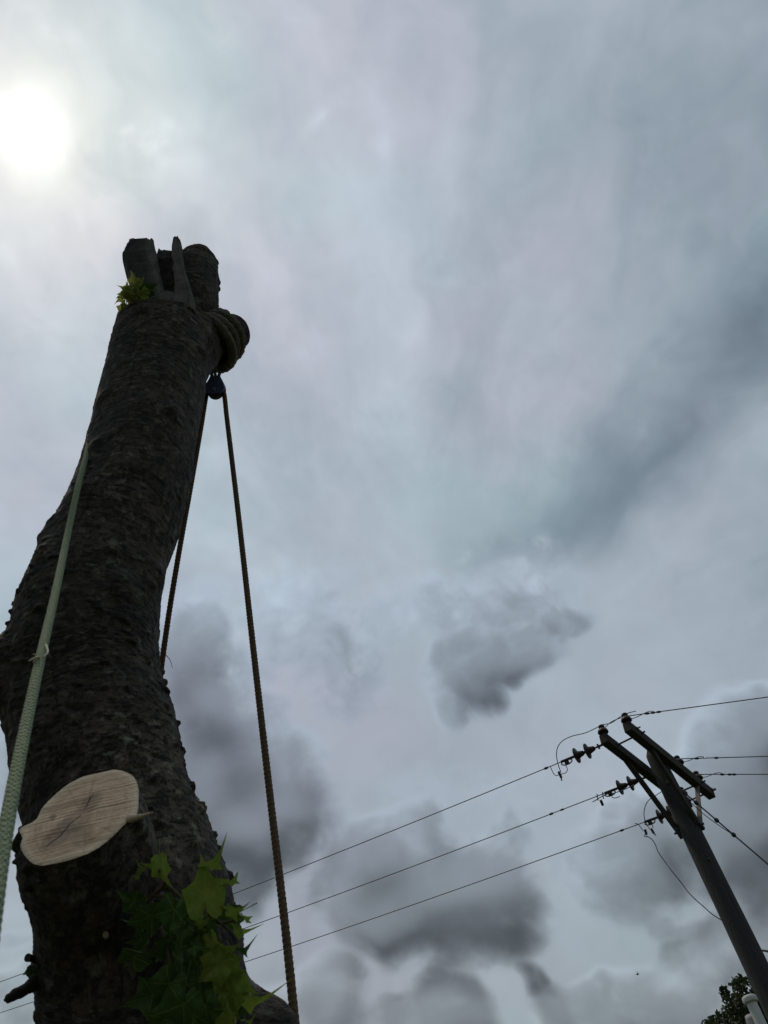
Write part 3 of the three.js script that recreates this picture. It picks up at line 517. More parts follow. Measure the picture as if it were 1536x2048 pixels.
const twig = (list, r0, r1) => limb(list.map(([x, y, d], i) => [at(x, y, d), r0 + (r1 - r0) * i / (list.length - 1)]), 30, 8, { swell: (p) => 0.0012 * noise(p.x * 150, p.y * 150, p.z * 150) });
{
  // the big shoot low on the right
  const shoot = part('leafy_shoot', joined([twig([[250, 1900, 1.27], [300, 1800, 1.20], [330, 1765, 1.17], [318, 1740, 1.15]], 0.004, 0.002), twig([[310, 1790, 1.19], [350, 1800, 1.16], [400, 1825, 1.15], [440, 1845, 1.14], [470, 1840, 1.13]], 0.0035, 0.0018), twig([[330, 1765, 1.17], [370, 1800, 1.15], [420, 1830, 1.14], [470, 1870, 1.13]], 0.003, 0.0015), twig([[420, 1830, 1.14], [436, 1880, 1.12], [450, 1940, 1.10], [470, 1985, 1.10]], 0.003, 0.0015), twig([[300, 1800, 1.20], [330, 1880, 1.14], [350, 1960, 1.10], [370, 2040, 1.08]], 0.0035, 0.002)]), M.stem, tree, 'leafy green shoots growing low on the trunk');
  const L = [
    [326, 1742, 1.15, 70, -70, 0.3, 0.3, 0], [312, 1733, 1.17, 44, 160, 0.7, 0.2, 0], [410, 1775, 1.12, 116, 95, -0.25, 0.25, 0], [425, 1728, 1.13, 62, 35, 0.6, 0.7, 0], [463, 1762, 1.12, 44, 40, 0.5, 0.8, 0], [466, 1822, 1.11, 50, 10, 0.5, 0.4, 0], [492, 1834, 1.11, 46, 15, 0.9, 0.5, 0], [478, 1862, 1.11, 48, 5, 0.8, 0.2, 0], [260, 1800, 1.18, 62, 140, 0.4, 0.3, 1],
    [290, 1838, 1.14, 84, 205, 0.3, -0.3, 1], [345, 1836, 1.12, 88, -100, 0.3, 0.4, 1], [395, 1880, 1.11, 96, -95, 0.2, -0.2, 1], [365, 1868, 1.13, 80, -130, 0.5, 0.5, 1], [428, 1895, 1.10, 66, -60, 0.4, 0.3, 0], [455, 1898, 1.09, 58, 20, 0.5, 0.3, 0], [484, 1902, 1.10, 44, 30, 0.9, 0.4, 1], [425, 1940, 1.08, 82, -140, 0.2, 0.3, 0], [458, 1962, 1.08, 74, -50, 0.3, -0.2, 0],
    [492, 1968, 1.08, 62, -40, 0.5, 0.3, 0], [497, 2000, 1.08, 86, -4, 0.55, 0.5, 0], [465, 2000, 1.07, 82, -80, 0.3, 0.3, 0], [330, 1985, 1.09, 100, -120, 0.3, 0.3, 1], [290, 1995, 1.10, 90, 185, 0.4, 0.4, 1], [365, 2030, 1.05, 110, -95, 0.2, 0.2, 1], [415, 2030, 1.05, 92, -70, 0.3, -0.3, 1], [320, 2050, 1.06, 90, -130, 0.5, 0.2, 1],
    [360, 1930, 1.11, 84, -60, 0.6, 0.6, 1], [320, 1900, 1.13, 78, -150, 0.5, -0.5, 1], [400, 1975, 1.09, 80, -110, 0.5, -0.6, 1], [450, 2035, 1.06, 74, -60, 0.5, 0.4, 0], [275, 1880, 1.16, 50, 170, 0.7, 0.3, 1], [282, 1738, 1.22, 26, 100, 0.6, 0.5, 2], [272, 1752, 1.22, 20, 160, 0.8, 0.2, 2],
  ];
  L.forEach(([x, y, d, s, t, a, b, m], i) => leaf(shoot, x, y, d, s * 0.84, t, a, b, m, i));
  for (let i = 0; i < 9; i++) leaf(shoot, 270 + R() * 190, 1830 + R() * 220, 1.16 + R() * 0.05, 50 + R() * 40, R() * 360, (R() - .3) * 1.2, (R() - .5) * 1.4, 1, i);
  for (let i = 0; i < 14; i++) { const f = R(); leaf(shoot, 350 + f * 110 + R() * 50, 1800 + f * 190 + R() * 60, 1.09 + R() * 0.04, 26 + R() * 30, R() * 360, R() * 1.1, (R() - .5) * 1.8, R() < 0.6 ? 0 : 1, i); }
  // the small pale shoot at the top left
  const top = part('leafy_shoot', joined([twig([[292, 660, 2.60], [286, 625, 2.55], [278, 600, 2.53], [268, 565, 2.55]], 0.005, 0.002), twig([[284, 612, 2.54], [262, 598, 2.52], [245, 590, 2.51]], 0.003, 0.0015), twig([[284, 615, 2.54], [300, 590, 2.53], [312, 580, 2.55]], 0.003, 0.0015), twig([[300, 650, 2.58], [296, 620, 2.55], [283, 640, 2.53]], 0.003, 0.0015)]), M.stem, tree, 'small yellow green leafy shoot near the top of the trunk');
  const T = [[267, 560, 2.54, 44, 98, 0.3, 0.5, 2], [281, 568, 2.53, 32, 60, 0.4, 0.3, 2], [300, 578, 2.53, 46, 20, 0.4, 0.4, 1], [252, 580, 2.52, 32, 140, 0.4, 0.2, 2], [245, 592, 2.51, 30, 190, 0.3, 0.4, 2], [240, 600, 2.51, 22, 210, 0.7, 0.2, 2], [258, 596, 2.51, 34, 240, 0.4, 0.4, 2], [247, 612, 2.51, 24, 235, 0.7, 0.3, 2], [272, 590, 2.50, 36, 280, 0.3, 0.3, 2], [284, 596, 2.50, 32, -30, 0.4, 0.6, 2], [278, 614, 2.50, 30, -95, 0.3, 0.3, 2], [283, 632, 2.51, 26, -80, 0.5, 0.3, 2], [264, 578, 2.51, 30, 120, 0.6, -0.5, 2], [292, 586, 2.51, 28, 40, 0.6, -0.4, 1], [252, 590, 2.50, 20, 160, 0.9, 0.6, 2], [262, 738, 2.38, 18, 30, 0.6, 0.4, 2], [269, 735, 2.38, 16, 150, 0.8, 0.4, 2]];
  T.forEach(([x, y, d, s, t, a, b, m], i) => leaf(top, x, y, d, s * 0.74, t, a, b, m, i));
  for (let i = 0; i < 20; i++) leaf(top, 244 + R() * 52, 566 + R() * 52, 2.49 + R() * 0.05, 14 + R() * 13, R() * 360, 0.2 + R() * 0.8, (R() - .5) * 1.6, R() < 0.75 ? 2 : 0, i);
  const bud = part('leafy_shoot', twig([[90, 1948, 1.30], [74, 1940, 1.28], [62, 1943, 1.26]], 0.003, 0.0015), M.stem, tree);
  for (const a of [0, 1, 2]) leaf(bud, 58 + a, 1943 + a * 2, 1.255, 22, 200 + a * 60, 0.5, 0.4, 1, a);
}

// ---------------------------------------------------------------- ropes and pulley
const ropeMat = (c0, c1) => { const braid = (u, v) => { const a = (u * 8 + v * 6) % 1, b = ((u * 8 - v * 6) % 1 + 1) % 1; return Math.max(Math.abs(a - 0.5), Math.abs(b - 0.5)) * 2; };
  return std({ map: tex(256, (u, v) => mul(mixc(c0, c1, pfbm(u, v, 8, 4, 3)), 0.55 + 0.5 * braid(u, v) + 0.25 * pn2(u, v, 90, 90, 5))), bumpMap: tex(256, (u, v) => { const h = braid(u, v) * 0.8 + 0.2 * pn2(u, v, 90, 90, 5); return [h, h, h]; }, false), bumpScale: 0.0015, roughness: 0.95 }); };
// a braided rope along points [p, r]: strands stand proud in two crossing directions
function rope(pts, r, step, cols, fuzz = 0.10, uvLen = 0.06) {
  const c = new THREE.CatmullRomCurve3(pts, false, 'centripetal'), L = c.getLength(), n = Math.ceil(L / step), P = c.getSpacedPoints(n), fr = frames(P), pos = [], uv = []; let s = 0;
  for (let j = 0; j <= n; j++) {
    if (j) s += P[j].distanceTo(P[j - 1]);
    for (let i = 0; i <= cols; i++) { const a = (i % cols) / cols * 2 * Math.PI, b = Math.cos(4 * a + s / r * 2.2) * Math.cos(4 * a - s / r * 2.2), k = r * (1 + fuzz * b + fuzz * 0.9 * noise(a * 2, s / r * 2.4, 3)), d = fr[j].N.clone().multiplyScalar(Math.cos(a)).addScaledVector(fr[j].B, Math.sin(a)), p = P[j].clone().addScaledVector(d, k); pos.push(p.x, p.y, p.z); uv.push(i / cols, s / uvLen); }
  }
  return gridGeo(n + 1, cols, pos, uv, null, true);
}
const strand = (list, r = 0.0012) => limb(list.map(([x, y, d], i) => [at(x, y, d), r * (1 - 0.25 * i)]), 12, 6);
{
  const M1 = ropeMat([0.060, 0.036, 0.018], [0.115, 0.068, 0.032]);
  const A = at(415, 795, 2.71), B = at(447, 795, 2.71), t = thing('rigging_rope', 'brown rope running up over the small pulley and down again', 'rope', A);
  const sheave = [at(413, 788, 2.715), at(417, 772, 2.72), at(430, 766, 2.722), at(443, 772, 2.72), at(448, 788, 2.715)];
  const left = [at(319, 1420, 2.24), at(319, 1372, 2.27), at(333, 1260, 2.33), at(357, 1110, 2.42), at(382, 970, 2.53), at(402, 855, 2.65)], right = [at(453, 830, 2.66), at(478, 1040, 2.36), at(508, 1310, 2.03), at(541, 1600, 1.73), at(571, 1860, 1.49), at(591, 2060, 1.34), at(630, 2500, 1.1)];
  part('rope_line', rope([V(-0.18, 0.7, -1.82), at(322, 1700, 2.05), ...left, ...sheave, ...right], 0.0082, 0.0022, 14, 0.10), M1, t);
  for (const s of [strand([[330, 1308, 2.30], [340, 1320, 2.29], [345, 1336, 2.29]]), strand([[327, 1304, 2.31], [320, 1297, 2.30], [315, 1290, 2.30]], 0.0011), strand([[332, 1257, 2.33], [341, 1252, 2.32]], 0.0011)]) part('frayed_strand', s, M1, t);
}
{
  const M2 = ropeMat([0.115, 0.165, 0.095], [0.22, 0.26, 0.155]), P = [at(230, 800, 2.62), at(196, 848, 2.42), at(181, 874, 2.20), at(173, 910, 2.05), at(158, 965, 1.88), at(137, 1060, 1.68), at(112, 1180, 1.38), at(80, 1320, 1.10), at(52, 1450, 0.92), at(26, 1580, 0.78), at(2, 1720, 0.675), at(-50, 2100, 0.50)];
  const t = thing('climbing_rope', 'pale green braided rope hanging down the left side of the trunk', 'rope', P[1]);
  part('rope_line', rope(P, 0.0071, 0.0016, 16, 0.07, 0.05), M2, t);
  const pale = std({ color: new THREE.Color().setRGB(0.50, 0.47, 0.36) });
  for (const s of [strand([[80, 1314, 1.088], [68, 1317, 1.085], [58, 1322, 1.083]], 0.0022), strand([[74, 1318, 1.085], [66, 1325, 1.083]], 0.0016), strand([[78, 1312, 1.087], [66, 1308, 1.085]], 0.0007), strand([[92, 1290, 1.13], [95, 1306, 1.10], [88, 1312, 1.09]], 0.0018)]) part('frayed_strand', s, pale, t);
}
{
  const M3 = ropeMat([0.050, 0.046, 0.034], [0.13, 0.12, 0.088]);
  const c = new THREE.CatmullRomCurve3(rightStub.map((n) => n[0]), false, 'centripetal'), t = thing('sling_rope', 'thick brown rope wrapped in turns round the short limb stub', 'rope', c.getPoint(0.5)), P = [];
  const S = [c.getPoint(0.42), c.getPoint(0.78)], ax = S[1].clone().sub(S[0]).normalize(), e1 = V(0, 1, 0).addScaledVector(ax, -ax.y).normalize(), e2 = ax.clone().cross(e1);
  const turns = 3.2, n = 90;
  for (let i = 0; i <= n; i++) { const f = i / n, a = f * turns * 2 * Math.PI + 0.4, rr = 0.090 + 0.005 * Math.sin(a * 1.7 + 1) + 0.004 * Math.sin(a * 0.63) - 0.004 * f; P.push(S[0].clone().lerp(S[1], f + 0.05 * Math.sin(a * 1.37 + 0.6) + 0.03 * Math.sin(a * 2.3)).addScaledVector(e1, Math.cos(a) * rr).addScaledVector(e2, Math.sin(a) * rr)); }
  part('rope_turn', rope(P, 0.0165, 0.0035, 24, 0.12, 0.10), M3, t);
  part('rope_loop', joined([rope([at(437, 728, 2.74), at(425, 740, 2.71), at(424, 752, 2.70), at(431, 759, 2.705), at(438, 750, 2.72), at(440, 736, 2.75)], 0.006, 0.0025, 10), rope([at(428, 730, 2.72), at(430, 745, 2.70), at(432, 758, 2.705)], 0.005, 0.0025, 10)]), M3, t);
  const shell = new THREE.MeshPhysicalMaterial({ color: new THREE.Color().setRGB(0.055, 0.08, 0.20), roughness: 0.6, metalness: 0.0, clearcoat: 0.1 });
  const top = at(431, 757, 2.715), bot = at(430.5, 795, 2.70), p = thing('pulley', 'small dark blue pulley block hanging under the rope wrapped stub', 'pulley', top);
  const Y = top.clone().sub(bot).normalize(), X = RIGHT.clone().addScaledVector(Y, -RIGHT.dot(Y)).normalize(), Z = X.clone().cross(Y), H = top.distanceTo(bot), O = bot.clone().lerp(top, 0.36), q = H / 38;
  const pear = new THREE.Shape(); pear.moveTo(-8 * q, 24 * q); pear.bezierCurveTo(-9 * q, 18 * q, -17 * q, 12 * q, -17.5 * q, 2 * q); pear.bezierCurveTo(-17 * q, -7 * q, -8 * q, -7.5 * q, 0, -7.5 * q); pear.bezierCurveTo(8 * q, -7.5 * q, 17 * q, -7 * q, 17.5 * q, 2 * q); pear.bezierCurveTo(17 * q, 12 * q, 12 * q, 18 * q, 10 * q, 24 * q); pear.lineTo(-8 * q, 24 * q);
  const put = (g) => g.applyMatrix4(new THREE.Matrix4().makeBasis(X, Y, Z).setPosition(O));
  for (const s of [-1, 1]) { const g = new THREE.ExtrudeGeometry(pear, { depth: 0.003, bevelEnabled: true, bevelThickness: 0.0025, bevelSize: 0.0025, bevelSegments: 3, curveSegments: 20 }); g.translate(0, 0, s > 0 ? 0.0115 : -0.0145); part('cheek_plate', put(g), shell, p); }
  const sh = new THREE.LatheGeometry([[0.004, -0.009], [15 * q, -0.009], [13.5 * q, -0.005], [12.5 * q, 0], [13.5 * q, 0.005], [15 * q, 0.009], [0.004, 0.009]].map(([a, b]) => new THREE.Vector2(a, b)), 40).rotateX(Math.PI / 2); sh.translate(0, -1.5 * q, 0);
  part('sheave', put(sh), M.steel, p);
  part('axle_bolt', put(new THREE.CylinderGeometry(0.006, 0.006, 0.040, 6).rotateX(Math.PI / 2)), M.zinc, p);
  part('top_eye', put(new THREE.TorusGeometry(0.010, 0.004, 10, 28).rotateY(Math.PI / 2).translate(0, 25 * q, 0)), M.zinc, p);
}

// ---------------------------------------------------------------- the power pole: two cross-arms, braces and insulators
const Wp = (x, h, f) => V(x, 1.6 + h, -f);                 // right, above the eye, ahead
const D = V(0.69, 0, -0.72).normalize(), Pn = V(0.72, 0, 0.69).normalize(), UP = V(0, 1, 0), START = Wp(2.92, 5.9, 8.145);
const armA = (s, up = 0, out = 0) => START.clone().addScaledVector(D, s).addScaledVector(Pn, -0.175 + out).addScaledVector(UP, up);
const armB = (s, up = 0, out = 0) => START.clone().addScaledVector(D, s).addScaledVector(Pn, 0.175 + out).addScaledVector(UP, up);
const poleTop = Wp(3.575, 6.12, 8.815), poleFoot = Wp(4.66, -1.75, 8.78), poleAt = (h) => poleTop.clone().lerp(poleFoot, (6.12 - h) / 7.87);
const pole = thing('utility_pole', 'weathered wooden power pole with two dark cross-arms and insulators', 'power pole', poleAt(-1.6));
{
  const nodes = []; for (let i = 0; i <= 8; i++) { const h = -1.75 + i * 7.87 / 8; nodes.push([poleAt(h), 0.150 - 0.004 * i]); }
  nodes[8][1] = 0.108;
  part('pole_shaft', limb(nodes, 220, 40, { uvScale: 1, swell: (p, a, s, L) => 0.004 * noise(p.x * 6, p.y * 1.2, p.z * 6) + 0.0025 * noise(Math.cos(a) * 9, p.y * 1.5, Math.sin(a) * 9) - 0.0035 * sstep(noise(Math.cos(a) * 14, p.y * 0.9, Math.sin(a) * 14), 0.4, 0.6) - (s > L - 0.08 ? (s - L + 0.08) * 0.5 : 0) }), M.pole, pole);
  const boltAt = (h, a, len = 0.02) => { const c = poleAt(h), d = V(Math.cos(a), 0, Math.sin(a)); return turned([[0, 0], [0.016, 0], [0.016, 0.012], [0.009, 0.014], [0.009, len], [0, len]], c.addScaledVector(d, 0.118), d, 6); };
  part('cross_arm', bar(armA(-0.02), armA(2.07), 0.105, 0.13), M.arm, pole);
  part('cross_arm', bar(armB(-0.02), armB(2.07), 0.105, 0.13), M.arm, pole);
  for (const [s, len] of [[0.22, 0.19], [1.72, 0.19], [2.0, 0.20]]) part('spacer_rod', pipe([armA(s, 0.0, -0.06 - len * 0.1), armB(s, 0.0, 0.11)], 0.012, 8, 6), M.steel, pole);
  for (const s of [0.14, 2.03]) part('bolt', turned([[0, 0], [0.02, 0], [0.02, 0.014], [0.01, 0.016], [0.01, 0.05], [0, 0.05]], armB(s, 0.03, 0.052), Pn, 6), M.steel, pole);
  part('bolt', boltAt(5.55, 2.0, 0.05), M.steel, pole); part('bolt', boltAt(5.02, 1.2, 0.03), M.steel, pole); part('bolt', boltAt(4.55, 1.7, 0.02), M.steel, pole); part('bolt', boltAt(3.1, 1.5, 0.02), M.steel, pole);
  // braces from the arms down to the pole
  const low = poleAt(5.0), foot = (side, s, dz = 0) => low.clone().addScaledVector(Pn, side * 0.135).addScaledVector(D, s * 0.06).addScaledVector(UP, dz);
  part('brace', bar(armA(0.50, -0.05, -0.02), foot(-1, -0.5, 0.0), 0.05, 0.06, Pn), M.arm, pole);
  part('brace', bar(armA(1.50, -0.05, -0.02), foot(-1, 0.5, 0.0), 0.05, 0.06, Pn), M.arm, pole);
  part('brace', bar(armB(0.50, -0.05, 0.0), foot(1, -0.3, 0.0), 0.06, 0.05, Pn), M.arm, pole);
  part('brace', bar(armB(1.66, -0.05, 0.0), foot(1, 0.5, 0.02), 0.022, 0.062, Pn), M.paleArm, pole, 'pale weathered brace');
  part('brace_bolt', joined([turned([[0, 0], [0.035, 0], [0.035, 0.02], [0.015, 0.025], [0.015, 0.06], [0, 0.06]], foot(-1, -0.4), Pn.clone().negate(), 6), bar(foot(-1, -1.2, 0.03), foot(-1, 0.4, -0.06), 0.05, 0.05)]), M.steel, pole);
  part('brace_bolt', joined([turned([[0, 0], [0.03, 0], [0.03, 0.02], [0.015, 0.025], [0.015, 0.05], [0, 0.05]], foot(1, 0.2), Pn, 6), bar(foot(1, -0.6, 0.02), foot(1, 1.2, -0.03), 0.05, 0.05)]), M.steel, pole);
  // pin insulators: a mushroom shed under a round grooved head
  const pinProfile = [[0, 0.0], [0.014, 0], [0.014, 0.035], [0.030, 0.04], [0.058, 0.042], [0.068, 0.052], [0.069, 0.066], [0.060, 0.088], [0.044, 0.102], [0.033, 0.108], [0.029, 0.118], [0.033, 0.126], [0.040, 0.134], [0.041, 0.146], [0.034, 0.158], [0.015, 0.165], [0, 0.166]];
  const pins = [armA(0.03, 0.06), armB(0.03, 0.06), armB(1.30, 0.06), armB(1.80, 0.06), armA(2.0, 0.06)];
  for (const p of pins) { const i = part('pin_insulator', turned(pinProfile, p, V(-0.05, 1, 0), 28), M.porcelain, pole); part('pin', turned([[0, 0], [0.022, 0], [0.022, 0.02], [0.012, 0.024], [0.012, 0.045], [0, 0.045]], p.clone().addScaledVector(UP, -0.005), UP, 8), M.steel, i); }
}
const LINE = V(-Math.cos(37 * Math.PI / 180), 0, -Math.sin(37 * Math.PI / 180));
const lineAt = (k, t, drop = 0) => armA(0.02 + k, -0.05, -0.05).addScaledVector(LINE, t).addScaledVector(UP, -0.012 * t + 0.0016 * Math.max(0, t - 0.5) ** 2 * (t < 41 ? 1 : 1) - drop);
// three strings of two bell shaped discs that hold the wires to the left
const bell = [[0, 0], [0.022, 0], [0.030, 0.012], [0.036, 0.04], [0.050, 0.085], [0.055, 0.095], [0.094, 0.098], [0.100, 0.106], [0.097, 0.114], [0.060, 0.122], [0.034, 0.130], [0.020, 0.136], [0.014, 0.165], [0, 0.165]];
for (const k of [0, 1.0, 2.0]) {
  const a = lineAt(k, 0.06), dir = lineAt(k, 1).sub(a).normalize(), s = part('strain_insulator', joined([turned([[0, 0], [0.012, 0], [0.012, 0.5], [0, 0.5]], a.clone().addScaledVector(dir, -0.02), dir, 8)]), M.steel, pole);
  part('shackle', new THREE.TorusGeometry(0.028, 0.008, 8, 20).applyQuaternion(new THREE.Quaternion().setFromUnitVectors(V(0, 0, 1), Pn)).translate(a.x, a.y, a.z), M.steel, s);
  part('clevis', bar(armA(0.02 + k, -0.05, 0), a, 0.03, 0.022), M.steel, s);
  for (const d of [0.05, 0.205]) part('disc', turned(bell, a.clone().addScaledVector(dir, d), dir, 28), M.porcelain, s);
  const c = a.clone().addScaledVector(dir, 0.47), e = CAMUP.clone().addScaledVector(dir, -CAMUP.dot(dir)).normalize();
  const loop = []; for (let i = 0; i <= 24; i++) { const t = i / 24 * 6.283; loop.push(c.clone().addScaledVector(dir, 0.075 * Math.cos(t)).addScaledVector(e, -0.028 + 0.030 * Math.sin(t))); }
  part('wire_clamp', joined([limb(loop.map((p) => [p, 0.008]), 40, 8), bar(c.clone().addScaledVector(dir, -0.03).addScaledVector(e, -0.03), c.clone().addScaledVector(dir, 0.03).addScaledVector(e, -0.036), 0.03, 0.032)]), M.steel, s);
  part('clamp_arm', bar(a.clone().addScaledVector(dir, 0.36), a.clone().addScaledVector(dir, 0.54), 0.022, 0.034, e), M.steel, s);
}
// ---------------------------------------------------------------- wires
const wr = 0.0062;
const knotAtWire = (p, dir, r = 0.022) => turned([[0, -0.03], [r * 0.4, -0.03], [r * 0.7, -0.014], [r * 0.7, 0.014], [r * 0.4, 0.03], [0, 0.03]], p, dir, 8);
['topmost of the three wires running from the pole down to the left', 'middle one of the three wires running from the pole down to the left', 'lowest of the three wires running from the pole down to the left'].forEach((label, k) => {
  const pts = []; for (let i = 0; i <= 40; i++) pts.push(lineAt(k, 0.48 + i * i / 40 * 1.5));
  const t = thing('power_line', label, 'wire', pts[0]); part('wire', limb(pts.map((p) => [p, wr]), 120, 6), M.wire, t);
  const q = [0.82, 1.42, 0.95][k]; part('connector', knotAtWire(lineAt(k, q), LINE, 0.024), M.steel, t);
  if (k === 1) part('connector', knotAtWire(lineAt(k, 1.25), LINE, 0.02), M.steel, t);
});
[[0.03, [768, -369], 6.1, 'highest wire running from the pole off to the right'], [1.30, [768, -488], 6.06, 'middle wire running from the pole off to the right'], [1.80, [768, -524], 6.06, 'lowest wire running from the pole level to the right']].forEach(([s, [dx, dy], h, label], k) => {
  const a = armB(s, 0.18, 0.01), r = ray(768 + dx, 1024 - dy), b = r.multiplyScalar((a.y - EYE.y - 0.0) / r.y).add(EYE), dir = b.clone().sub(a); dir.y = 0; dir.normalize();
  const pts = [a.clone()]; for (let i = 1; i <= 30; i++) { const d = i * i / 30 * 1.4; pts.push(a.clone().addScaledVector(dir, d).addScaledVector(UP, -0.005 * d + 0.0004 * d * d)); }
  const t = thing('power_line', label, 'wire', a); part('wire', limb(pts.map((p) => [p, wr]), 110, 6), M.wire, t);
  const q = (d, up = 0) => a.clone().addScaledVector(dir, d).addScaledVector(UP, up);
  for (const d of [[0.26, 0.33, 0.40], [0.24, 0.50], [0.34, 0.44, 0.50]][k]) part('connector', knotAtWire(q(d, -0.004), dir, 0.021), M.steel, t);
  part('tie_wire', pipe([q(0.0, -0.06), q(0.12, -0.035), q(0.22, 0.004), q(0.28, 0.022), q(0.33, 0.02), q(0.35, 0.004)], 0.0045), M.wire, t);
});
const loose = (name, label, cat, list, r = 0.0055, grp) => { const P = list.map(([x, y, d]) => at(x, y, d)), t = thing(name, label, cat, P[0], grp); part('wire', pipe(P, r, 6, 60), M.wire, t); return t; };
const d1 = 9.95;
{
  let t = loose('jumper_wire', 'thin wire looping from the top left insulator down to its clamp', 'wire', [[1122, 1545, 9.85], [1116, 1528, 9.85], [1113, 1508, 9.86], [1116, 1493, 9.87], [1126, 1481, 9.88], [1145, 1472, 9.9], [1170, 1466, 9.92], [1192, 1456, 9.94], [1203, 1450, 9.95], [1222, 1446, 9.95], [1240, 1434, 9.93], [1254, 1427, 9.92], [1272, 1422, 9.9]]);
  part('connector', bar(at(1117, 1543, 9.83), at(1123, 1556, 9.83), 0.03, 0.03), M.steel, t); part('connector', bar(at(1121, 1553, 9.83), at(1124, 1562, 9.83), 0.016, 0.016), M.steel, t);
  part('wire', pipe([[1101, 1534], [1106, 1545], [1111, 1551], [1117, 1550], [1124, 1548], [1132, 1545], [1135, 1538], [1132, 1532], [1134, 1527]].map(([x, y]) => at(x, y, 9.86)), 0.005, 6, 50), M.wire, t);
  part('wire', pipe([[1210, 1455], [1222, 1444], [1238, 1437], [1250, 1433]].map(([x, y]) => at(x, y, 9.93)), 0.005, 6, 30), M.wire, t);
  t = loose('jumper_wire', 'short doubled wire hanging below the middle left clamp', 'wire', [[1185, 1604, 9.7], [1192, 1600, 9.7], [1202, 1594, 9.72], [1216, 1588, 9.75], [1228, 1586, 9.8], [1246, 1580, 9.9], [1262, 1573, 9.95], [1269, 1569, 9.98]]);
  part('connector', bar(at(1201, 1600, 9.7), at(1206, 1611, 9.7), 0.032, 0.03), M.steel, t);
  for (const x of [1194, 1205]) part('connector', bar(at(x, 1588 - (x - 1194) * 0.35, 9.72), at(x + 2, 1601 - (x - 1194) * 0.3, 9.72), 0.012, 0.012, V(0, 0, 1), 0.003), M.steel, t);
  part('wire', pipe([[1225, 1590], [1224, 1594], [1229, 1596], [1240, 1593]].map(([x, y]) => at(x, y, 9.8)), 0.005, 6, 30), M.wire, t);
  t = loose('jumper_wire', 'thin wire bowing out left of the pole to the lowest clamp', 'wire', [[1322, 1584, 10.1], [1310, 1592, 10.0], [1298, 1600, 9.95], [1291, 1611, 9.9], [1288, 1627, 9.88], [1290, 1641, 9.86], [1296, 1653, 9.85], [1300, 1659, 9.85]]);
  part('connector', bar(at(1302, 1657, 9.84), at(1308, 1667, 9.84), 0.028, 0.028), M.steel, t); part('connector', bar(at(1307, 1665, 9.84), at(1312, 1671, 9.84), 0.014, 0.014), M.steel, t);
  part('wire', pipe([[1306, 1656], [1305, 1651], [1301, 1646], [1303, 1641]].map(([x, y]) => at(x, y, 9.85)), 0.005, 6, 30), M.wire, t);
  t = loose('earth_wire', 'thin curved wire sagging from the lowest clamp back to the pole', 'wire', [[1293, 1672, 9.7], [1303, 1678, 9.66], [1310, 1688, 9.6], [1316, 1703, 9.5], [1328, 1721, 9.4], [1346, 1745, 9.2], [1363, 1766, 9.1], [1378, 1786, 8.95], [1392, 1800, 8.85], [1408, 1814, 8.75], [1424, 1828, 8.65], [1441, 1839, 8.6], [1456, 1846, 8.5]]);
  part('connector', bar(at(1290, 1659, 9.75), at(1293, 1669, 9.75), 0.032, 0.03), M.steel, t); part('ring', new THREE.TorusGeometry(0.014, 0.004, 6, 16).translate(...at(1290.5, 1672, 9.74).toArray()), M.steel, t);
  part('wire', pipe([[1270, 1647], [1277, 1649], [1282, 1656], [1287, 1662]].map(([x, y]) => at(x, y, 9.75)), 0.005, 6, 30), M.wire, t);
}
{
  const a = poleAt(5.52).addScaledVector(Pn, 0.10), b = Wp(4.66, 4.62, 9.03), far = a.clone().lerp(b, 5.6), t = thing('stay_wire', 'taut stay wire running from the pole down to the right', 'wire', a);
  part('wire', pipe([a, a.clone().lerp(b, 1), a.clone().lerp(b, 3), far], 0.009, 8, 30), M.wire, t);
  for (const f of [0.20, 0.42, 0.60]) part('connector', turned([[0, -0.03], [0.014, -0.03], [0.026, -0.012], [0.026, 0.012], [0.014, 0.03], [0, 0.03]], a.clone().lerp(b, f), b.clone().sub(a), 10), M.steel, t);
  part('wire', pipe([poleAt(5.42).addScaledVector(Pn, 0.1), a.clone().lerp(b, 0.3).addScaledVector(UP, -0.09), a.clone().lerp(b, 0.62)], 0.005, 6, 20), M.wire, t);
  const c = poleAt(3.62).addScaledVector(V(1, 0, -0.2), 0.1), u = thing('service_cable', 'dark cable leaving the right side of the pole near the bottom', 'cable', c);
  part('wire', pipe([c, at(1526, 1897, 8.4), at(1545, 1911, 8.6), at(1680, 2010, 10.4), at(2100, 2200, 15)], 0.012, 8, 40), M.wire, u);
}
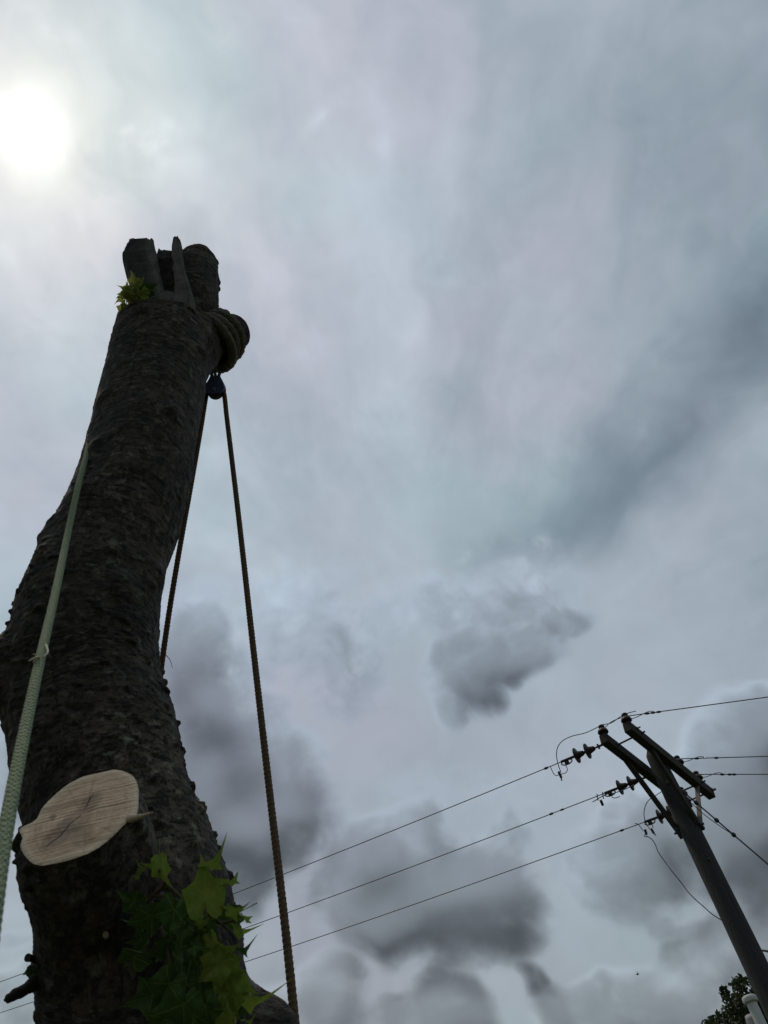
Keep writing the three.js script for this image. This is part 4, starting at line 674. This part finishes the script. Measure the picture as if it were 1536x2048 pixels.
{
  // pale capped pipe strapped to the pole near the bottom of the view
  const a = at(1497, 1993, 7.62), Y = poleTop.clone().sub(poleFoot).normalize(), t = thing('capped_pipe', 'pale grey upright pipe with a thick rimmed cap beside the pole', 'pipe', a.clone().addScaledVector(Y, -1.6));
  const grey = std({ color: new THREE.Color().setRGB(0.52, 0.54, 0.53), roughness: 0.7, map: scaled(tex(256, (u, v) => mul([1, 1, 1], 0.72 + 0.28 * pfbm(u, v, 6, 4, 2) - 0.35 * sstep(pfbm(u, v, 9, 3, 12), 0.66, 0.76))), 1) });
  part('tube', turned([[0, -1.6], [0.052, -1.6], [0.052, -0.04], [0.050, -0.02], [0, -0.02]], a, Y, 36), grey, t);
  part('cap', turned([[0.051, -0.055], [0.066, -0.058], [0.072, -0.048], [0.074, -0.022], [0.071, -0.006], [0.06, 0.002], [0, 0.004]], a, Y, 40), grey, t);
  part('side_box', turned([[0, -0.30], [0.035, -0.29], [0.058, -0.25], [0.060, -0.06], [0.045, -0.02], [0, -0.01]], at(1497, 2026, 7.78), Y, 30), std({ color: new THREE.Color().setRGB(0.24, 0.26, 0.25), roughness: 0.7 }), t);
  for (const h of [-0.35, -1.0]) part('strap', bar(a.clone().addScaledVector(Y, h), poleAt(a.y - 1.6 + h), 0.012, 0.03), M.zinc, t);
}
// ---------------------------------------------------------------- the far tree and a bird
{
  const r = rng(99), c0 = at(1520, 2120, 24), base = V(c0.x, 0, c0.z), t = thing('leafy_tree', 'dark green leafy treetop behind the pole in the bottom right corner', 'tree', base);
  part('trunk', limb([[base.clone().add(V(0, -0.2, 0)), 0.24], [base.clone().lerp(c0, 0.45).add(V(0.1, 0, 0)), 0.19], [c0.clone().add(V(0, 0.3, 0)), 0.08]], 60, 18, { tone: barkTone, swell: barkSwell }), M.bark, t);
  const clumps = [[1497, 1992, 36, 0], [1478, 1966, 15, 1], [1470, 2012, 24, -1], [1448, 1985, 11, 0], [1510, 2030, 46, 0], [1440, 2050, 26, -1], [1460, 2052, 34, 1], [1423, 2058, 20, 0], [1545, 2010, 50, 1], [1530, 1968, 26, 0], [1405, 2064, 12, 0], [1500, 2080, 70, 0], [1580, 2070, 80, 0], [1440, 2110, 60, 0], [1520, 2150, 90, 0]];
  const green = new THREE.MeshPhysicalMaterial({ color: new THREE.Color().setRGB(0.028, 0.048, 0.012), roughness: 0.85, transmission: 0.3, thickness: 0, side: THREE.DoubleSide, vertexColors: true });
  const pos = [], col = [], idx = [];
  for (const [x, y, w, dz] of clumps) {
    const o = at(x, y, 24 + dz * 0.6), R0 = w * 24 / F, n = Math.round(60 + 900 * R0 * R0);
    part('branch', limb([[base.clone().lerp(c0, 0.8).add(V(0, r() * 0.6, 0)), 0.05], [o.clone().lerp(c0, 0.4), 0.03], [o, 0.012]], 12, 6), M.stem, t);
    for (let i = 0; i < n; i++) {
      const d = V(r() * 2 - 1, r() * 2 - 1, r() * 2 - 1); if (d.lengthSq() > 1) { i--; continue; } const k = 0.9 + 0.35 * noise(d.x * 2 + x, d.y * 2, d.z * 2);
      const p = o.clone().addScaledVector(d, R0 * k), a = V(r() - .5, r() - .5, r() - .5).normalize(), b = a.clone().cross(V(r() - .5, r() - .5, r() - .5)).normalize(), s = 0.045 + 0.045 * r(), q = pos.length / 3, tone = 0.6 + 0.8 * r();
      for (const [u, v] of [[0, -1.2], [0.8, -0.2], [0, 1.3], [-0.8, -0.2]]) { const m = p.clone().addScaledVector(b, u * s).addScaledVector(a, v * s); pos.push(m.x, m.y, m.z); col.push(tone, tone, tone * 0.9); }
      idx.push(q, q + 1, q + 2, q, q + 2, q + 3);
    }
  }
  const g = new THREE.BufferGeometry(); g.setAttribute('position', new THREE.Float32BufferAttribute(pos, 3)); g.setAttribute('color', new THREE.Float32BufferAttribute(col, 3)); g.setIndex(idx); g.computeVertexNormals();
  part('crown', g, green, t).userData.kind = 'stuff';
  const bp = at(1275, 1949, 42), bird = thing('bird', 'tiny dark bird flying far off under the grey cloud', 'bird', bp), dark = std({ color: new THREE.Color().setRGB(0.03, 0.03, 0.032) });
  part('body', limb([[bp.clone().add(V(-0.10, 0, 0)), 0.004], [bp.clone().add(V(-0.05, 0.005, 0)), 0.022], [bp.clone(), 0.032], [bp.clone().add(V(0.06, 0.02, 0)), 0.022], [bp.clone().add(V(0.09, 0.025, 0)), 0.018], [bp.clone().add(V(0.12, 0.02, 0)), 0.004]], 24, 10), dark, bird);
  for (const s of [-1, 1]) { const w = new THREE.Shape(); w.moveTo(-0.03, 0); w.quadraticCurveTo(-0.02, 0.10, -0.07, 0.20); w.quadraticCurveTo(0.02, 0.14, 0.045, 0); part('wing', new THREE.ExtrudeGeometry(w, { depth: 0.006, bevelEnabled: false, steps: 1 }).rotateX(s * 1.3).translate(bp.x, bp.y + 0.01, bp.z), dark, bird); }
}
renderer.render(scene, camera);
